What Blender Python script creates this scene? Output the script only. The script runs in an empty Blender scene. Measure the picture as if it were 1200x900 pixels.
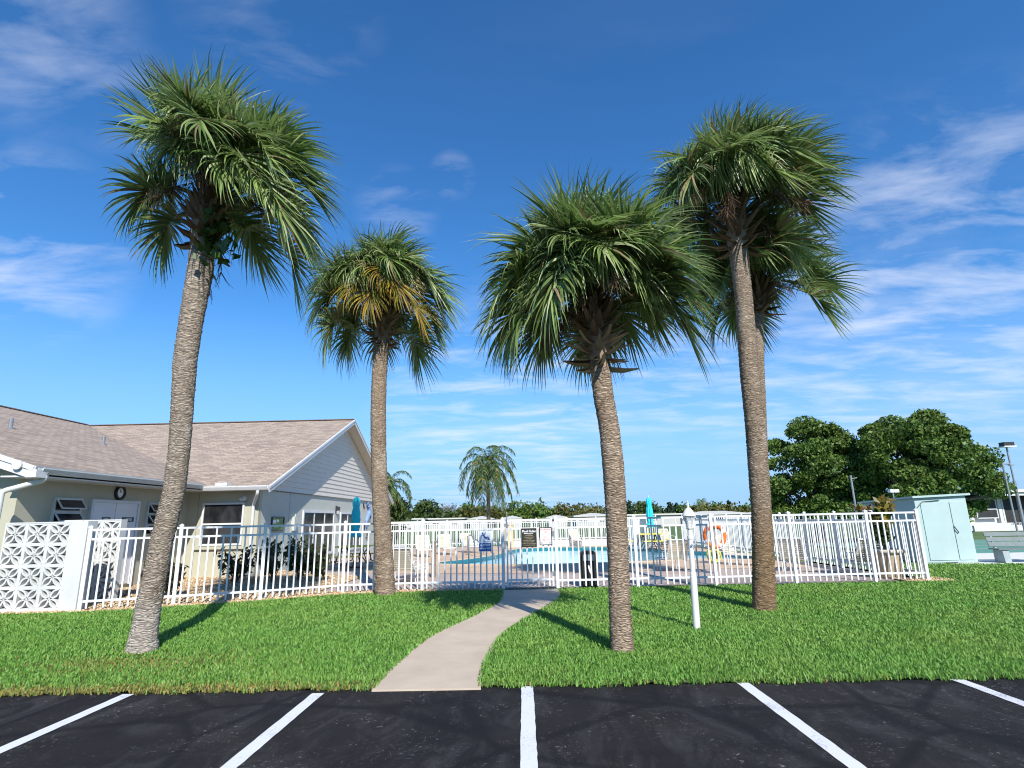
import bpy, math, random
import numpy as np
from mathutils import Vector, Matrix
from mathutils.geometry import tessellate_polygon
R = math.radians
S = bpy.context.scene
COL = S.collection

# ------------------------------------------------------------------ camera
FPX = 660.0; EYE = 1.6
SL = 0.021; U = np.array([1, -SL]) / math.hypot(1, SL); V = np.array([-U[1], U[0]])
_o = np.array([12.0, 158.0]); _a = _o @ U; _h = _o @ V
PITCH = math.atan2(_h, FPX); YAW = math.atan2(_a, FPX / math.cos(PITCH))
FW = np.array([-math.sin(YAW) * math.cos(PITCH), math.cos(YAW) * math.cos(PITCH), math.sin(PITCH)])
RT = np.array([math.cos(YAW), math.sin(YAW), 0.0]); UP = np.cross(RT, FW)
CP = np.array([0, 0, EYE])
_r = RT * U[0] - UP * V[0]; _u = UP * V[1] - RT * U[1]
cd = bpy.data.cameras.new('camera'); cam = bpy.data.objects.new('camera', cd); COL.objects.link(cam)
M = Matrix(((_r[0], _u[0], -FW[0], 0), (_r[1], _u[1], -FW[1], 0), (_r[2], _u[2], -FW[2], EYE), (0, 0, 0, 1)))
cam.matrix_world = M
cd.sensor_width = 36; cd.lens = FPX / 1200 * 36; cd.clip_end = 6000; cd.clip_start = 0.05
S.camera = cam

def ray(x, y):
    p = np.array([x - 600.0, y - 450.0]); return FW * FPX + RT * (p @ U) - UP * (p @ V)
def at(x, y, Y):            # point on the frontal plane at distance Y
    d = ray(x, y); return Vector(CP + d * (Y / d[1]))
def gd(x, y, z=0.0):        # point on the ground
    d = ray(x, y); return Vector(CP + d * ((z - EYE) / d[2]))

# ------------------------------------------------------------------ light
CLOUD_OFF = (4.2, 1.3, 0)
SUN_AZ = 18.0; SUN_EL = 39.0
w = bpy.data.worlds.new('World'); S.world = w; w.use_nodes = True
nt = w.node_tree; N = nt.nodes; L = nt.links
for n in list(N): N.remove(n)
out = N.new('ShaderNodeOutputWorld'); bg = N.new('ShaderNodeBackground')
sky = N.new('ShaderNodeTexSky'); sky.sky_type = 'NISHITA'; sky.sun_disc = False
sky.sun_elevation = R(SUN_EL); sky.sun_rotation = R(180 - SUN_AZ)
sky.air_density = 0.9; sky.dust_density = 0.1; sky.ozone_density = 2.0; sky.altitude = 0
tc = N.new('ShaderNodeTexCoord'); sep = N.new('ShaderNodeSeparateXYZ'); L.new(tc.outputs['Generated'], sep.inputs[0])
def math_n(op, a, b=None, nodes=N, links=L):
    m = nodes.new('ShaderNodeMath'); m.operation = op
    for i, v in enumerate((a, b)):
        if v is None: continue
        if isinstance(v, (int, float)): m.inputs[i].default_value = v
        else: links.new(v, m.inputs[i])
    return m.outputs[0]
zz = math_n('ADD', math_n('MAXIMUM', sep.outputs[2], 0.0), 0.10)
cx = math_n('DIVIDE', sep.outputs[0], zz); cy = math_n('DIVIDE', sep.outputs[1], zz)
cmb = N.new('ShaderNodeCombineXYZ'); L.new(cx, cmb.inputs[0]); L.new(cy, cmb.inputs[1])
mp = N.new('ShaderNodeMapping'); L.new(cmb.outputs[0], mp.inputs[0])
mp.inputs['Rotation'].default_value = (0, 0, R(28)); mp.inputs['Scale'].default_value = (0.42, 1.0, 1); mp.inputs['Location'].default_value = CLOUD_OFF
nz = N.new('ShaderNodeTexNoise'); nz.inputs['Scale'].default_value = 1.55; nz.inputs['Detail'].default_value = 9; nz.inputs['Roughness'].default_value = 0.62; nz.inputs['Distortion'].default_value = 0.5
L.new(mp.outputs[0], nz.inputs['Vector'])
nz2 = N.new('ShaderNodeTexNoise'); nz2.inputs['Scale'].default_value = 0.45; nz2.inputs['Detail'].default_value = 3
L.new(mp.outputs[0], nz2.inputs['Vector'])
cr = N.new('ShaderNodeMapRange'); cr.inputs[1].default_value = 0.47; cr.inputs[2].default_value = 0.74; L.new(nz.outputs[0], cr.inputs[0])
cr2 = N.new('ShaderNodeMapRange'); cr2.inputs[1].default_value = 0.42; cr2.inputs[2].default_value = 0.62; L.new(nz2.outputs[0], cr2.inputs[0])
cm = math_n('MULTIPLY', cr.outputs[0], cr2.outputs[0])
cl_hi = N.new('ShaderNodeMapRange'); cl_hi.inputs[1].default_value = 0.0; cl_hi.inputs[2].default_value = 0.09; L.new(sep.outputs[2], cl_hi.inputs[0])
cl_top = N.new('ShaderNodeMapRange'); cl_top.inputs[1].default_value = .34; cl_top.inputs[2].default_value = .60; cl_top.inputs[3].default_value = 1.0; cl_top.inputs[4].default_value = .45; L.new(sep.outputs[2], cl_top.inputs[0])
cm = math_n('MULTIPLY', math_n('MULTIPLY', math_n('MULTIPLY', cm, cl_hi.outputs[0]), cl_top.outputs[0]), 0.85)
# cloud fields: soft regions of the sky dome that carry wisps
nz3 = N.new('ShaderNodeTexNoise'); nz3.inputs['Scale'].default_value = 3.4; nz3.inputs['Detail'].default_value = 9; nz3.inputs['Roughness'].default_value = .60; nz3.inputs['Distortion'].default_value = .35
mp3 = N.new('ShaderNodeMapping'); L.new(cmb.outputs[0], mp3.inputs[0]); mp3.inputs['Rotation'].default_value = (0, 0, R(-22)); mp3.inputs['Scale'].default_value = (.55, 1.15, 1); L.new(mp3.outputs[0], nz3.inputs['Vector'])
cr3 = N.new('ShaderNodeMapRange'); cr3.inputs[1].default_value = .45; cr3.inputs[2].default_value = .72; L.new(nz3.outputs[0], cr3.inputs[0])
nrm = N.new('ShaderNodeVectorMath'); nrm.operation = 'NORMALIZE'; L.new(tc.outputs['Generated'], nrm.inputs[0])
tot = None
for (px_, py_, r0, r1, amt) in ((20, 20, 1, 9, .7), (110, 90, 1, 6, .4), (20, 285, 1, 9, .95), (1120, 330, 4, 17, 1.0), (980, 400, 3, 13, .8), (600, 492, 4, 16, 1.0), (960, 468, 2, 9, .9), (530, 206, .2, 2.6, .8), (465, 245, .3, 4.5, .7), (330, 5, 2, 9, .45), (820, 430, 3, 10, .9), (485, 465, .5, 5, .8)):
    d_ = ray(px_, py_); d_ = d_ / np.linalg.norm(d_)
    dt = N.new('ShaderNodeVectorMath'); dt.operation = 'DOT_PRODUCT'; L.new(nrm.outputs[0], dt.inputs[0]); dt.inputs[1].default_value = tuple(d_)
    mr = N.new('ShaderNodeMapRange'); mr.interpolation_type = 'SMOOTHSTEP'; mr.inputs[1].default_value = math.cos(R(r1)); mr.inputs[2].default_value = math.cos(R(r0)); mr.inputs[4].default_value = amt; L.new(dt.outputs['Value'], mr.inputs[0])
    tot = mr.outputs[0] if tot is None else math_n('MAXIMUM', tot, mr.outputs[0])
cm = math_n('MINIMUM', math_n('ADD', math_n('MULTIPLY', cm, .4), math_n('MULTIPLY', math_n('MULTIPLY', cr3.outputs[0], tot), .60)), .8)
mix = N.new('ShaderNodeMix'); mix.data_type = 'RGBA'
hsv = N.new('ShaderNodeHueSaturation'); hsv.inputs['Saturation'].default_value = 1.2; L.new(sky.outputs[0], hsv.inputs['Color'])
tint = N.new('ShaderNodeMix'); tint.data_type = 'RGBA'; tint.blend_type = 'MULTIPLY'; tint.inputs[0].default_value = 1.0; L.new(hsv.outputs[0], tint.inputs[6]); tint.inputs[7].default_value = (.64, 1.01, 1.23, 1)
hzr = N.new('ShaderNodeMapRange'); hzr.interpolation_type = 'SMOOTHSTEP'; hzr.inputs[1].default_value = -.02; hzr.inputs[2].default_value = .38; hzr.inputs[3].default_value = .92; hzr.inputs[4].default_value = 0.0; L.new(sep.outputs[2], hzr.inputs[0])
hzm = N.new('ShaderNodeMix'); hzm.data_type = 'RGBA'; L.new(hzr.outputs[0], hzm.inputs[0]); L.new(tint.outputs[2], hzm.inputs[6]); hzm.inputs[7].default_value = (2.1, 3.6, 6.2, 1)
L.new(cm, mix.inputs[0]); L.new(hzm.outputs[2], mix.inputs[6]); mix.inputs[7].default_value = (5.5, 5.9, 6.8, 1)
L.new(mix.outputs[2], bg.inputs[0]); bg.inputs[1].default_value = 0.10
L.new(bg.outputs[0], out.inputs[0])
sd = bpy.data.lights.new('sun', 'SUN'); sd.energy = 4.2; sd.angle = R(0.5); sd.color = (1.0, 0.95, 0.86)
so = bpy.data.objects.new('sun', sd); COL.objects.link(so)
sv = Vector((math.sin(R(SUN_AZ)) * math.cos(R(SUN_EL)), -math.cos(R(SUN_AZ)) * math.cos(R(SUN_EL)), math.sin(R(SUN_EL))))
so.rotation_euler = (-sv).to_track_quat('-Z', 'Y').to_euler(); so.location = sv * 60
S.view_settings.view_transform = 'Standard'; S.view_settings.look = 'None'
S.view_settings.exposure = 0.71; S.view_settings.gamma = 1.0; S.view_settings.use_curve_mapping = False
try:
    S.cycles.max_bounces = 8; S.cycles.filter_width = 1.1; S.cycles.transparent_max_bounces = 24
except Exception: pass

# ------------------------------------------------------------------ helpers
def tag(o, label=None, cat=None, group=None, kind=None):
    if label: o['label'] = label
    if cat: o['category'] = cat
    if group: o['group'] = group
    if kind: o['kind'] = kind
    return o
def thing(name, loc, label, cat, group=None, rz=0.0):
    o = bpy.data.objects.new(name, None); o.empty_display_size = 0.2; COL.objects.link(o)
    o.location = loc; o.rotation_euler = (0, 0, rz)
    return tag(o, label, cat, group)
def copy_tree(o, parent=None):
    c = o.copy(); COL.objects.link(c)
    if parent is not None: c.parent = parent
    for ch in [k for k in bpy.data.objects if k.parent is o]: copy_tree(ch, c)
    return c

class MB:
    def __init__(s): s.v = []; s.f = []; s.m = []; s.uv = None
    def face(s, pts, m=0):
        n = len(s.v); s.v += [tuple(p) for p in pts]; s.f.append(tuple(range(n, n + len(pts)))); s.m.append(m)
    def box(s, c, d, m=0, rz=0.0, rot=None):
        hx, hy, hz = d[0] / 2, d[1] / 2, d[2] / 2; n = len(s.v)
        Rm = rot if rot is not None else Matrix.Rotation(rz, 3, 'Z')
        for x, y, z in ((-1,-1,-1),(1,-1,-1),(1,1,-1),(-1,1,-1),(-1,-1,1),(1,-1,1),(1,1,1),(-1,1,1)):
            p = Rm @ Vector((x * hx, y * hy, z * hz)) + Vector(c); s.v.append(tuple(p))
        for q in ((0,3,2,1),(4,5,6,7),(0,1,5,4),(1,2,6,5),(2,3,7,6),(3,0,4,7)):
            s.f.append(tuple(n + i for i in q)); s.m.append(m)
    def bx(s, x0, x1, y0, y1, z0, z1, m=0):
        s.box(((x0 + x1) / 2, (y0 + y1) / 2, (z0 + z1) / 2), (abs(x1 - x0), abs(y1 - y0), abs(z1 - z0)), m)
    def bar(s, a, b, w, h, m=0, upv=(0, 0, 1)):
        a = Vector(a); b = Vector(b); d = (b - a); l = d.length
        if l < 1e-6: return
        d.normalize(); u = Vector(upv)
        if abs(d.dot(u)) > .99: u = Vector((0, 1, 0))
        sd_ = d.cross(u).normalized(); u = sd_.cross(d)
        s.box((a + b) / 2, (w, l, h), m, rot=Matrix((sd_, d, u)).transposed())
    def tube(s, pts, r, seg=8, m=0, caps=True):
        pts = [Vector(p) for p in pts]; n0 = len(s.v); k = len(pts)
        rr = r if isinstance(r, (list, tuple)) else [r] * k
        ref = Vector((0, 0, 1))
        for i, p in enumerate(pts):
            d = (pts[min(i + 1, k - 1)] - pts[max(i - 1, 0)]).normalized()
            if i == 0:
                ref = Vector((1, 0, 0)) if abs(d.z) > .9 else Vector((0, 0, 1))
            a = d.cross(ref).normalized(); b = a.cross(d); ref = b
            for j in range(seg):
                t = 2 * math.pi * j / seg; s.v.append(tuple(p + (a * math.cos(t) + b * math.sin(t)) * rr[i]))
        for i in range(k - 1):
            for j in range(seg):
                j2 = (j + 1) % seg
                s.f.append((n0 + i * seg + j, n0 + i * seg + j2, n0 + (i + 1) * seg + j2, n0 + (i + 1) * seg + j)); s.m.append(m)
        if caps:
            s.f.append(tuple(n0 + j for j in range(seg))); s.m.append(m)
            s.f.append(tuple(n0 + (k - 1) * seg + j for j in reversed(range(seg)))); s.m.append(m)
    def lathe(s, c, prof, seg=16, m=0, rot0=0.0):
        n0 = len(s.v); c = Vector(c)
        for r, z in prof:
            for j in range(seg):
                t = rot0 + 2 * math.pi * j / seg; s.v.append((c.x + r * math.cos(t), c.y + r * math.sin(t), c.z + z))
        for i in range(len(prof) - 1):
            for j in range(seg):
                j2 = (j + 1) % seg
                s.f.append((n0 + i * seg + j, n0 + i * seg + j2, n0 + (i + 1) * seg + j2, n0 + (i + 1) * seg + j)); s.m.append(m)
        s.f.append(tuple(n0 + (len(prof) - 1) * seg + j for j in range(seg))); s.m.append(m)
        s.f.append(tuple(n0 + j for j in reversed(range(seg)))); s.m.append(m)
    def torus(s, c, rx, ry, r, ax, ay, seg=28, k=8, mf=None):
        c = Vector(c); ax = Vector(ax); ay = Vector(ay); az = ax.cross(ay); n0 = len(s.v)
        for i in range(seg):
            t = 2 * math.pi * i / seg; dr = ax * math.cos(t) * rx + ay * math.sin(t) * ry; e = dr.normalized()
            for j in range(k):
                q = 2 * math.pi * j / k; s.v.append(tuple(c + dr + e * r * math.cos(q) + az * r * math.sin(q)))
        for i in range(seg):
            for j in range(k):
                i2 = (i + 1) % seg; j2 = (j + 1) % k
                s.f.append((n0 + i*k + j, n0 + i2*k + j, n0 + i2*k + j2, n0 + i*k + j2)); s.m.append(mf(i) if mf else 0)
    def text(s, body, origin, size, xa, ya, m=0, align='CENTER', font=None):
        cu = bpy.data.curves.new('t', 'FONT'); cu.body = body; cu.size = size; cu.align_x = align; cu.align_y = 'CENTER'; cu.offset = size * .018; cu.resolution_u = 3
        ob = bpy.data.objects.new('t', cu); COL.objects.link(ob)
        dg = bpy.context.evaluated_depsgraph_get(); me = bpy.data.meshes.new_from_object(ob.evaluated_get(dg))
        n0 = len(s.v); xa = Vector(xa); ya = Vector(ya); o = Vector(origin)
        for v_ in me.vertices: s.v.append(tuple(o + xa * v_.co.x + ya * v_.co.y))
        for p in me.polygons: s.f.append(tuple(n0 + i for i in p.vertices)); s.m.append(m)
        bpy.data.objects.remove(ob); bpy.data.curves.remove(cu); bpy.data.meshes.remove(me)
    def build(s, name, mats, parent=None, smooth=False, loc=None, bevel=0.0):
        me = bpy.data.meshes.new(name); me.from_pydata(s.v, [], s.f)
        if not isinstance(mats, (list, tuple)): mats = [mats]
        for m_ in mats: me.materials.append(m_)
        me.polygons.foreach_set('material_index', s.m)
        if smooth: me.polygons.foreach_set('use_smooth', [True] * len(s.f))
        me.update()
        o = bpy.data.objects.new(name, me); COL.objects.link(o)
        if parent is not None: o.parent = parent
        if loc is not None: o.location = loc
        if bevel:
            b = o.modifiers.new('b', 'BEVEL'); b.width = bevel; b.segments = 2; b.limit_method = 'ANGLE'
        return o

def npmesh(name, verts, quads, mats, midx=None, parent=None, tris=None, smooth=False):
    me = bpy.data.meshes.new(name)
    nq = 0 if quads is None else len(quads); ntr = 0 if tris is None else len(tris)
    me.vertices.add(len(verts)); me.vertices.foreach_set('co', np.asarray(verts, np.float32).ravel())
    lp = []
    if nq: lp.append(np.asarray(quads, np.int32).ravel())
    if ntr: lp.append(np.asarray(tris, np.int32).ravel())
    lp = np.concatenate(lp); me.loops.add(len(lp)); me.loops.foreach_set('vertex_index', lp)
    me.polygons.add(nq + ntr)
    st = np.concatenate([np.arange(nq) * 4, nq * 4 + np.arange(ntr) * 3]).astype(np.int32)
    me.polygons.foreach_set('loop_start', st)
    if not isinstance(mats, (list, tuple)): mats = [mats]
    for m_ in mats: me.materials.append(m_)
    if midx is not None: me.polygons.foreach_set('material_index', np.asarray(midx, np.int32))
    if smooth: me.polygons.foreach_set('use_smooth', np.ones(nq + ntr, bool))
    me.update(calc_edges=True); me.validate()
    o = bpy.data.objects.new(name, me); COL.objects.link(o)
    if parent is not None: o.parent = parent
    return o

# ------------------------------------------------------------------ materials
class NT:
    def __init__(s, name):
        s.mat = bpy.data.materials.new(name); s.mat.use_nodes = True
        s.t = s.mat.node_tree; s.n = s.t.nodes; s.l = s.t.links
        s.b = s.n['Principled BSDF']; s.o = s.n['Material Output']
    def add(s, typ, **kw):
        n = s.n.new(typ)
        for k, v in kw.items():
            if hasattr(n, k): setattr(n, k, v)
        return n
    def set(s, node, **kw):
        for k, v in kw.items():
            i = node.inputs[k.replace('_', ' ')]
            if hasattr(v, 'is_output') or isinstance(v, bpy.types.NodeSocket): s.l.new(v, i)
            else: i.default_value = v
    def coord(s, kind='Object', scale=(1, 1, 1), rot=(0, 0, 0)):
        t = s.n.new('ShaderNodeTexCoord'); m = s.n.new('ShaderNodeMapping')
        m.inputs['Scale'].default_value = scale; m.inputs['Rotation'].default_value = rot
        s.l.new(t.outputs[kind], m.inputs[0]); return m.outputs[0]
    def noise(s, vec, scale, detail=4, rough=.55, dist=0.0):
        n = s.n.new('ShaderNodeTexNoise'); s.l.new(vec, n.inputs['Vector'])
        n.inputs['Scale'].default_value = scale; n.inputs['Detail'].default_value = detail
        n.inputs['Roughness'].default_value = rough; n.inputs['Distortion'].default_value = dist
        return n.outputs[0]
    def ramp(s, fac, stops, interp='LINEAR'):
        r = s.n.new('ShaderNodeValToRGB'); s.l.new(fac, r.inputs[0]); r.color_ramp.interpolation = interp
        e = r.color_ramp.elements
        while len(e) < len(stops): e.new(0.5)
        for i, (p, c) in enumerate(stops):
            e[i].position = p; c = c if isinstance(c, (tuple, list)) else (c, c, c); e[i].color = (*c[:3], 1)
        return r.outputs[0]
    def mix(s, fac, a, b, mode='MIX'):
        m = s.n.new('ShaderNodeMix'); m.data_type = 'RGBA'; m.blend_type = mode
        for i, v in ((0, fac), (6, a), (7, b)):
            if isinstance(v, bpy.types.NodeSocket): s.l.new(v, m.inputs[i])
            else: m.inputs[i].default_value = v if i == 0 else (*v[:3], 1)
        return m.outputs[2]
    def math(s, op, a, b=None): return math_n(op, a, b, s.n, s.l)
    def bump(s, h, strength=.3, dist=.01):
        b = s.n.new('ShaderNodeBump'); b.inputs['Strength'].default_value = strength; b.inputs['Distance'].default_value = dist
        s.l.new(h, b.inputs['Height']); s.l.new(b.outputs[0], s.b.inputs['Normal'])

def plain(name, col, rough=.5, var=.10, vscale=6.0, spec=.5, metal=0.0, bump=0.0, bscale=60, dirt=0.0):
    k = NT(name); c = k.coord()
    n = k.noise(c, vscale, 5, .6)
    lo = tuple(max(0, x * (1 - var)) for x in col); hi = tuple(min(1, x * (1 + var)) for x in col)
    colr = k.ramp(n, [(0.3, lo), (0.7, hi)])
    if dirt:
        d = k.noise(k.coord(scale=(1, 1, .35)), vscale * .7, 7, .7, .6)
        colr = k.mix(k.math('MULTIPLY', k.ramp(d, [(.5, 0.), (.72, 1.)]), dirt), colr, (col[0]*.45, col[1]*.42, col[2]*.36))
    k.l.new(colr, k.b.inputs['Base Color']); k.set(k.b, Roughness=rough, Metallic=metal)
    k.b.inputs['Specular IOR Level'].default_value = spec
    if bump: k.bump(k.noise(c, bscale, 4), bump, .01)
    return k.mat

def foliage(name, cols, rough=.45, trans=.35, spec=.4, patch=None):
    k = NT(name); g = k.n.new('ShaderNodeNewGeometry')
    c = k.ramp(g.outputs['Random Per Island'], [(i / max(1, len(cols) - 1), q) for i, q in enumerate(cols)])
    if patch:
        n = k.noise(k.coord(), patch[0], 3, .6); c = k.mix(k.math('MULTIPLY', k.ramp(n, [(.45, 0.), (.68, 1.)]), patch[2]), c, patch[1])
    k.l.new(c, k.b.inputs['Base Color']); k.set(k.b, Roughness=rough); k.b.inputs['Specular IOR Level'].default_value = spec
    tr = k.n.new('ShaderNodeBsdfTranslucent'); k.l.new(c, tr.inputs[0])
    ms = k.n.new('ShaderNodeMixShader'); ms.inputs[0].default_value = trans
    k.l.new(k.b.outputs[0], ms.inputs[1]); k.l.new(tr.outputs[0], ms.inputs[2]); k.l.new(ms.outputs[0], k.o.inputs[0])
    return k.mat

WHITE = plain('white_metal', (.66, .67, .68), .35, .04, 3, dirt=.12)
WHITEP = plain('white_paint', (.55, .56, .555), .6, .06, 2.5, bump=.15, bscale=90, dirt=.18)
BLACK = plain('black_plastic', (.012, .012, .013), .4, .2)
DKMETAL = plain('dark_metal', (.03, .03, .032), .4, .2)
GREYMET = plain('grey_metal', (.32, .33, .34), .4, .1, metal=.6)
YELLOW = plain('yellow_plastic', (.72, .58, .03), .45, .08)
TEAL = plain('teal_canvas', (.02, .50, .58), .8, .12, 9)
BEIGE = plain('beige_straps', (.52, .48, .36), .6, .1)
ORANGE = plain('orange_float', (.80, .16, .02), .5, .08)
ROPEY = plain('yellow_rope', (.62, .60, .06), .8, .15, 20)
WOODP = plain('weathered_post', (.22, .19, .16), .85, .25, 12, bump=.3)
TERRA = plain('planter_clay', (.46, .36, .24), .8, .12, 5, bump=.2, dirt=.3)
SOFFIT = plain('soffit_tan', (.56, .50, .40), .7, .05)
TRIM = plain('white_trim', (.60, .61, .63), .45, .05, 4, dirt=.15)
GUTTER = plain('shaded_trim', (.56, .58, .57), .45, .07, 4, dirt=.2)  # white trim greyed: shade of the unlit side put into the colour
DOORM = plain('white_door', (.70, .70, .72), .5, .04, 3)
STUCCO = plain('stucco', (.42, .41, .32), .9, .06, 1.6, bump=.35, bscale=110, dirt=.10)
STUCCO2 = plain('stucco_pale', (.47, .495, .445), .9, .05, 1.6, bump=.35, bscale=110, dirt=.08)
SIDING = plain('vinyl_siding', (.62, .575, .51), .55, .04, 2)
SHEDM = plain('aqua_panel', (.36, .48, .48), .55, .04, 2.2, dirt=.08)
SHEDD = plain('aqua_side', (.34, .46, .47), .6, .05, 2.2, dirt=.1)
CONC = plain('cast_concrete', (.30, .36, .37), .85, .1, 7, bump=.3)
BENCHS = plain('bench_slats', (.14, .175, .175), .7, .12, 6, bump=.1)
SIGNB = plain('sign_blue', (.02, .10, .36), .4, .04)
SIGNW = plain('sign_white', (.80, .81, .83), .4, .03)
SIGNR = plain('sign_red', (.55, .03, .04), .4, .05)
SIGNG = plain('sign_gold', (.42, .36, .20), .5, .1)
SIGNK = plain('sign_black', (.018, .016, .012), .45, .2, 15)
ARTB = plain('art_blue', (.16, .26, .48), .5, .3, 18)
BOARDG = plain('board_green', (.14, .24, .05), .5, .6, 9)
BROWNST = foliage('dry_stalks', [(.085, .05, .035), (.20, .12, .075)], .8, .1, .2)

def glass_dark():
    k = NT('dark_glass'); n = k.noise(k.coord(scale=(1.6, 1.6, .8)), 1.4, 3)
    k.l.new(k.ramp(n, [(.35, (.012, .013, .015)), (.62, (.045, .045, .048))]), k.b.inputs['Base Color'])
    k.set(k.b, Roughness=.10); k.b.inputs['Specular IOR Level'].default_value = .3
    return k.mat
GLASS = glass_dark()
SCREEN = plain('dark_screen', (.020, .020, .021), .6, .3, 4)
def lampglass():
    k = NT('lamp_glass'); k.set(k.b, Roughness=.15); k.b.inputs['Base Color'].default_value = (.75, .77, .78, 1)
    k.b.inputs['Alpha'].default_value = .45; return k.mat
LGLASS = lampglass()

def asphalt():
    k = NT('asphalt'); c = k.coord()
    big = k.noise(c, .55, 5, .65, .8); fine = k.noise(c, 140, 3, .7); mid = k.noise(k.coord(scale=(1, .45, 1), rot=(0, 0, .15)), 2.2, 6, .7, 1.2)
    col = k.ramp(big, [(.3, (.0085, .008, .008)), (.7, (.021, .020, .020))])
    # tyre-scuffed, slightly greyer areas
    col = k.mix(k.math('MULTIPLY', k.ramp(mid, [(.48, 0.), (.66, 1.)]), .7), col, (.040, .039, .040))
    # pale specks
    m = k.math('MULTIPLY', k.ramp(k.noise(c, 24, 4, .75, 1.0), [(.60, 0.), (.66, 1.)]), k.ramp(k.noise(c, 1.7, 5, .7), [(.46, 0.), (.60, 1.)]))
    col = k.mix(k.math('MULTIPLY', m, .8), col, (.22, .21, .20))
    # hairline scratches / worn paint flecks
    sc = k.noise(k.coord(scale=(1, 3.5, 1), rot=(0, 0, .5)), 5, 7, .8, 3.0)
    m2 = k.math('MULTIPLY', k.ramp(sc, [(.59, 0.), (.64, 1.)]), k.ramp(k.noise(c, .9, 3), [(.46, 0.), (.60, 1.)]))
    col = k.mix(k.math('MULTIPLY', m2, .6), col, (.19, .19, .20))
    # sealed crack bands, blacker and smoother
    v = k.n.new('ShaderNodeTexVoronoi'); v.feature = 'DISTANCE_TO_EDGE'; v.inputs['Scale'].default_value = .75
    wv = k.mix(.11, c, k.n.new('ShaderNodeTexNoise').outputs[1]); 
    k.l.new(wv, v.inputs['Vector'])
    crack = k.ramp(v.outputs['Distance'], [(.012, 1.), (.040, 0.)])
    col = k.mix(k.math('MULTIPLY', crack, .65), col, (.007, .007, .0075))
    hair = k.ramp(v.outputs['Distance'], [(.001, 1.), (.005, 0.)])
    k.l.new(col, k.b.inputs['Base Color'])
    k.l.new(k.ramp(big, [(.3, .75), (.7, .95)]), k.b.inputs['Roughness'])
    k.b.inputs['Specular IOR Level'].default_value = .16
    k.bump(k.math('ADD', fine, k.math('MULTIPLY', mid, .6)), .45, .006)
    return k.mat
ASPH = asphalt()
def linepaint():
    k = NT('line_paint'); c = k.coord()
    n = k.noise(c, 60, 5, .75); b = k.noise(c, 2.5, 4)
    m = k.ramp(k.math('ADD', k.math('MULTIPLY', n, .6), k.math('MULTIPLY', b, .4)), [(.39, 1.), (.455, 0.)])
    k.l.new(k.mix(k.math('MULTIPLY', m, .7), (.62, .63, .67), (.20, .20, .21)), k.b.inputs['Base Color']); k.set(k.b, Roughness=.6)
    k.bump(n, .2, .004); return k.mat
PAINT = linepaint()
def concrete():
    k = NT('walk_concrete'); c = k.coord()
    n = k.noise(c, 1.6, 6, .65); f = k.noise(c, 70, 4, .7)
    col = k.ramp(n, [(.3, (.41, .33, .255)), (.7, (.51, .425, .33))])
    col = k.mix(k.math('MULTIPLY', k.ramp(f, [(.45, 0.), (.7, 1.)]), .25), col, (.36, .31, .26))
    k.l.new(col, k.b.inputs['Base Color']); k.set(k.b, Roughness=.9); k.bump(f, .25, .004); return k.mat
WALK = concrete()
def pavers():
    k = NT('brick_pavers'); c = k.coord()
    b = k.n.new('ShaderNodeTexBrick'); k.l.new(c, b.inputs['Vector']); b.inputs['Scale'].default_value = 1.0
    b.inputs['Brick Width'].default_value = .22; b.inputs['Row Height'].default_value = .11; b.inputs['Mortar Size'].default_value = .006
    b.inputs['Color1'].default_value = (.36, .27, .23, 1); b.inputs['Color2'].default_value = (.46, .37, .31, 1); b.inputs['Mortar'].default_value = (.20, .17, .15, 1)
    n = k.noise(c, .8, 5, .6)
    k.l.new(k.mix(k.math('MULTIPLY', k.ramp(n, [(.4, 0.), (.7, 1.)]), .5), b.outputs[0], (.52, .44, .37)), k.b.inputs['Base Color']); k.set(k.b, Roughness=.85); return k.mat
PAVER = pavers()
COPING = plain('pool_coping', (.60, .44, .28), .8, .12, 1.4, bump=.2)
APRON = plain('pool_apron', (.52, .37, .25), .9, .12, 1.1, bump=.2, dirt=.15)
TILE = plain('pool_tile', (.02, .16, .20), .2, .4, 12)
BASIN = plain('pool_plaster', (.60, .78, .86), .7, .05, 1)
def water():
    k = NT('pool_water'); c = k.coord()
    for n in list(k.n):
        if n.type == 'BSDF_PRINCIPLED': k.n.remove(n)
    tr = k.n.new('ShaderNodeBsdfTransparent'); tr.inputs[0].default_value = (.86, .95, .97, 1)
    gl = k.n.new('ShaderNodeBsdfGlossy'); gl.inputs['Roughness'].default_value = .04
    fr = k.n.new('ShaderNodeFresnel'); fr.inputs[0].default_value = 1.18
    bp = k.n.new('ShaderNodeBump'); bp.inputs['Strength'].default_value = .35; bp.inputs['Distance'].default_value = .05
    k.l.new(k.noise(c, 3.0, 3, .5, .6), bp.inputs['Height']); k.l.new(bp.outputs[0], gl.inputs['Normal']); k.l.new(bp.outputs[0], fr.inputs['Normal'])
    ms = k.n.new('ShaderNodeMixShader'); k.l.new(fr.outputs[0], ms.inputs[0]); k.l.new(tr.outputs[0], ms.inputs[1]); k.l.new(gl.outputs[0], ms.inputs[2])
    k.l.new(ms.outputs[0], k.o.inputs[0]); return k.mat
WATER = water()
def soil():
    k = NT('lawn_soil'); c = k.coord(); n = k.noise(c, 3, 6, .65)
    k.l.new(k.ramp(n, [(.35, (.05, .08, .02)), (.6, (.085, .12, .035)), (.75, (.16, .13, .06))]), k.b.inputs['Base Color']); k.set(k.b, Roughness=1.); return k.mat
SOIL = soil()
def farground():
    k = NT('far_grass'); c = k.coord(); n = k.noise(c, .35, 8, .7)
    k.l.new(k.ramp(n, [(.35, (.055, .105, .02)), (.65, (.10, .16, .04))]), k.b.inputs['Base Color']); k.set(k.b, Roughness=1.); return k.mat
FARG = farground()
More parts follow.
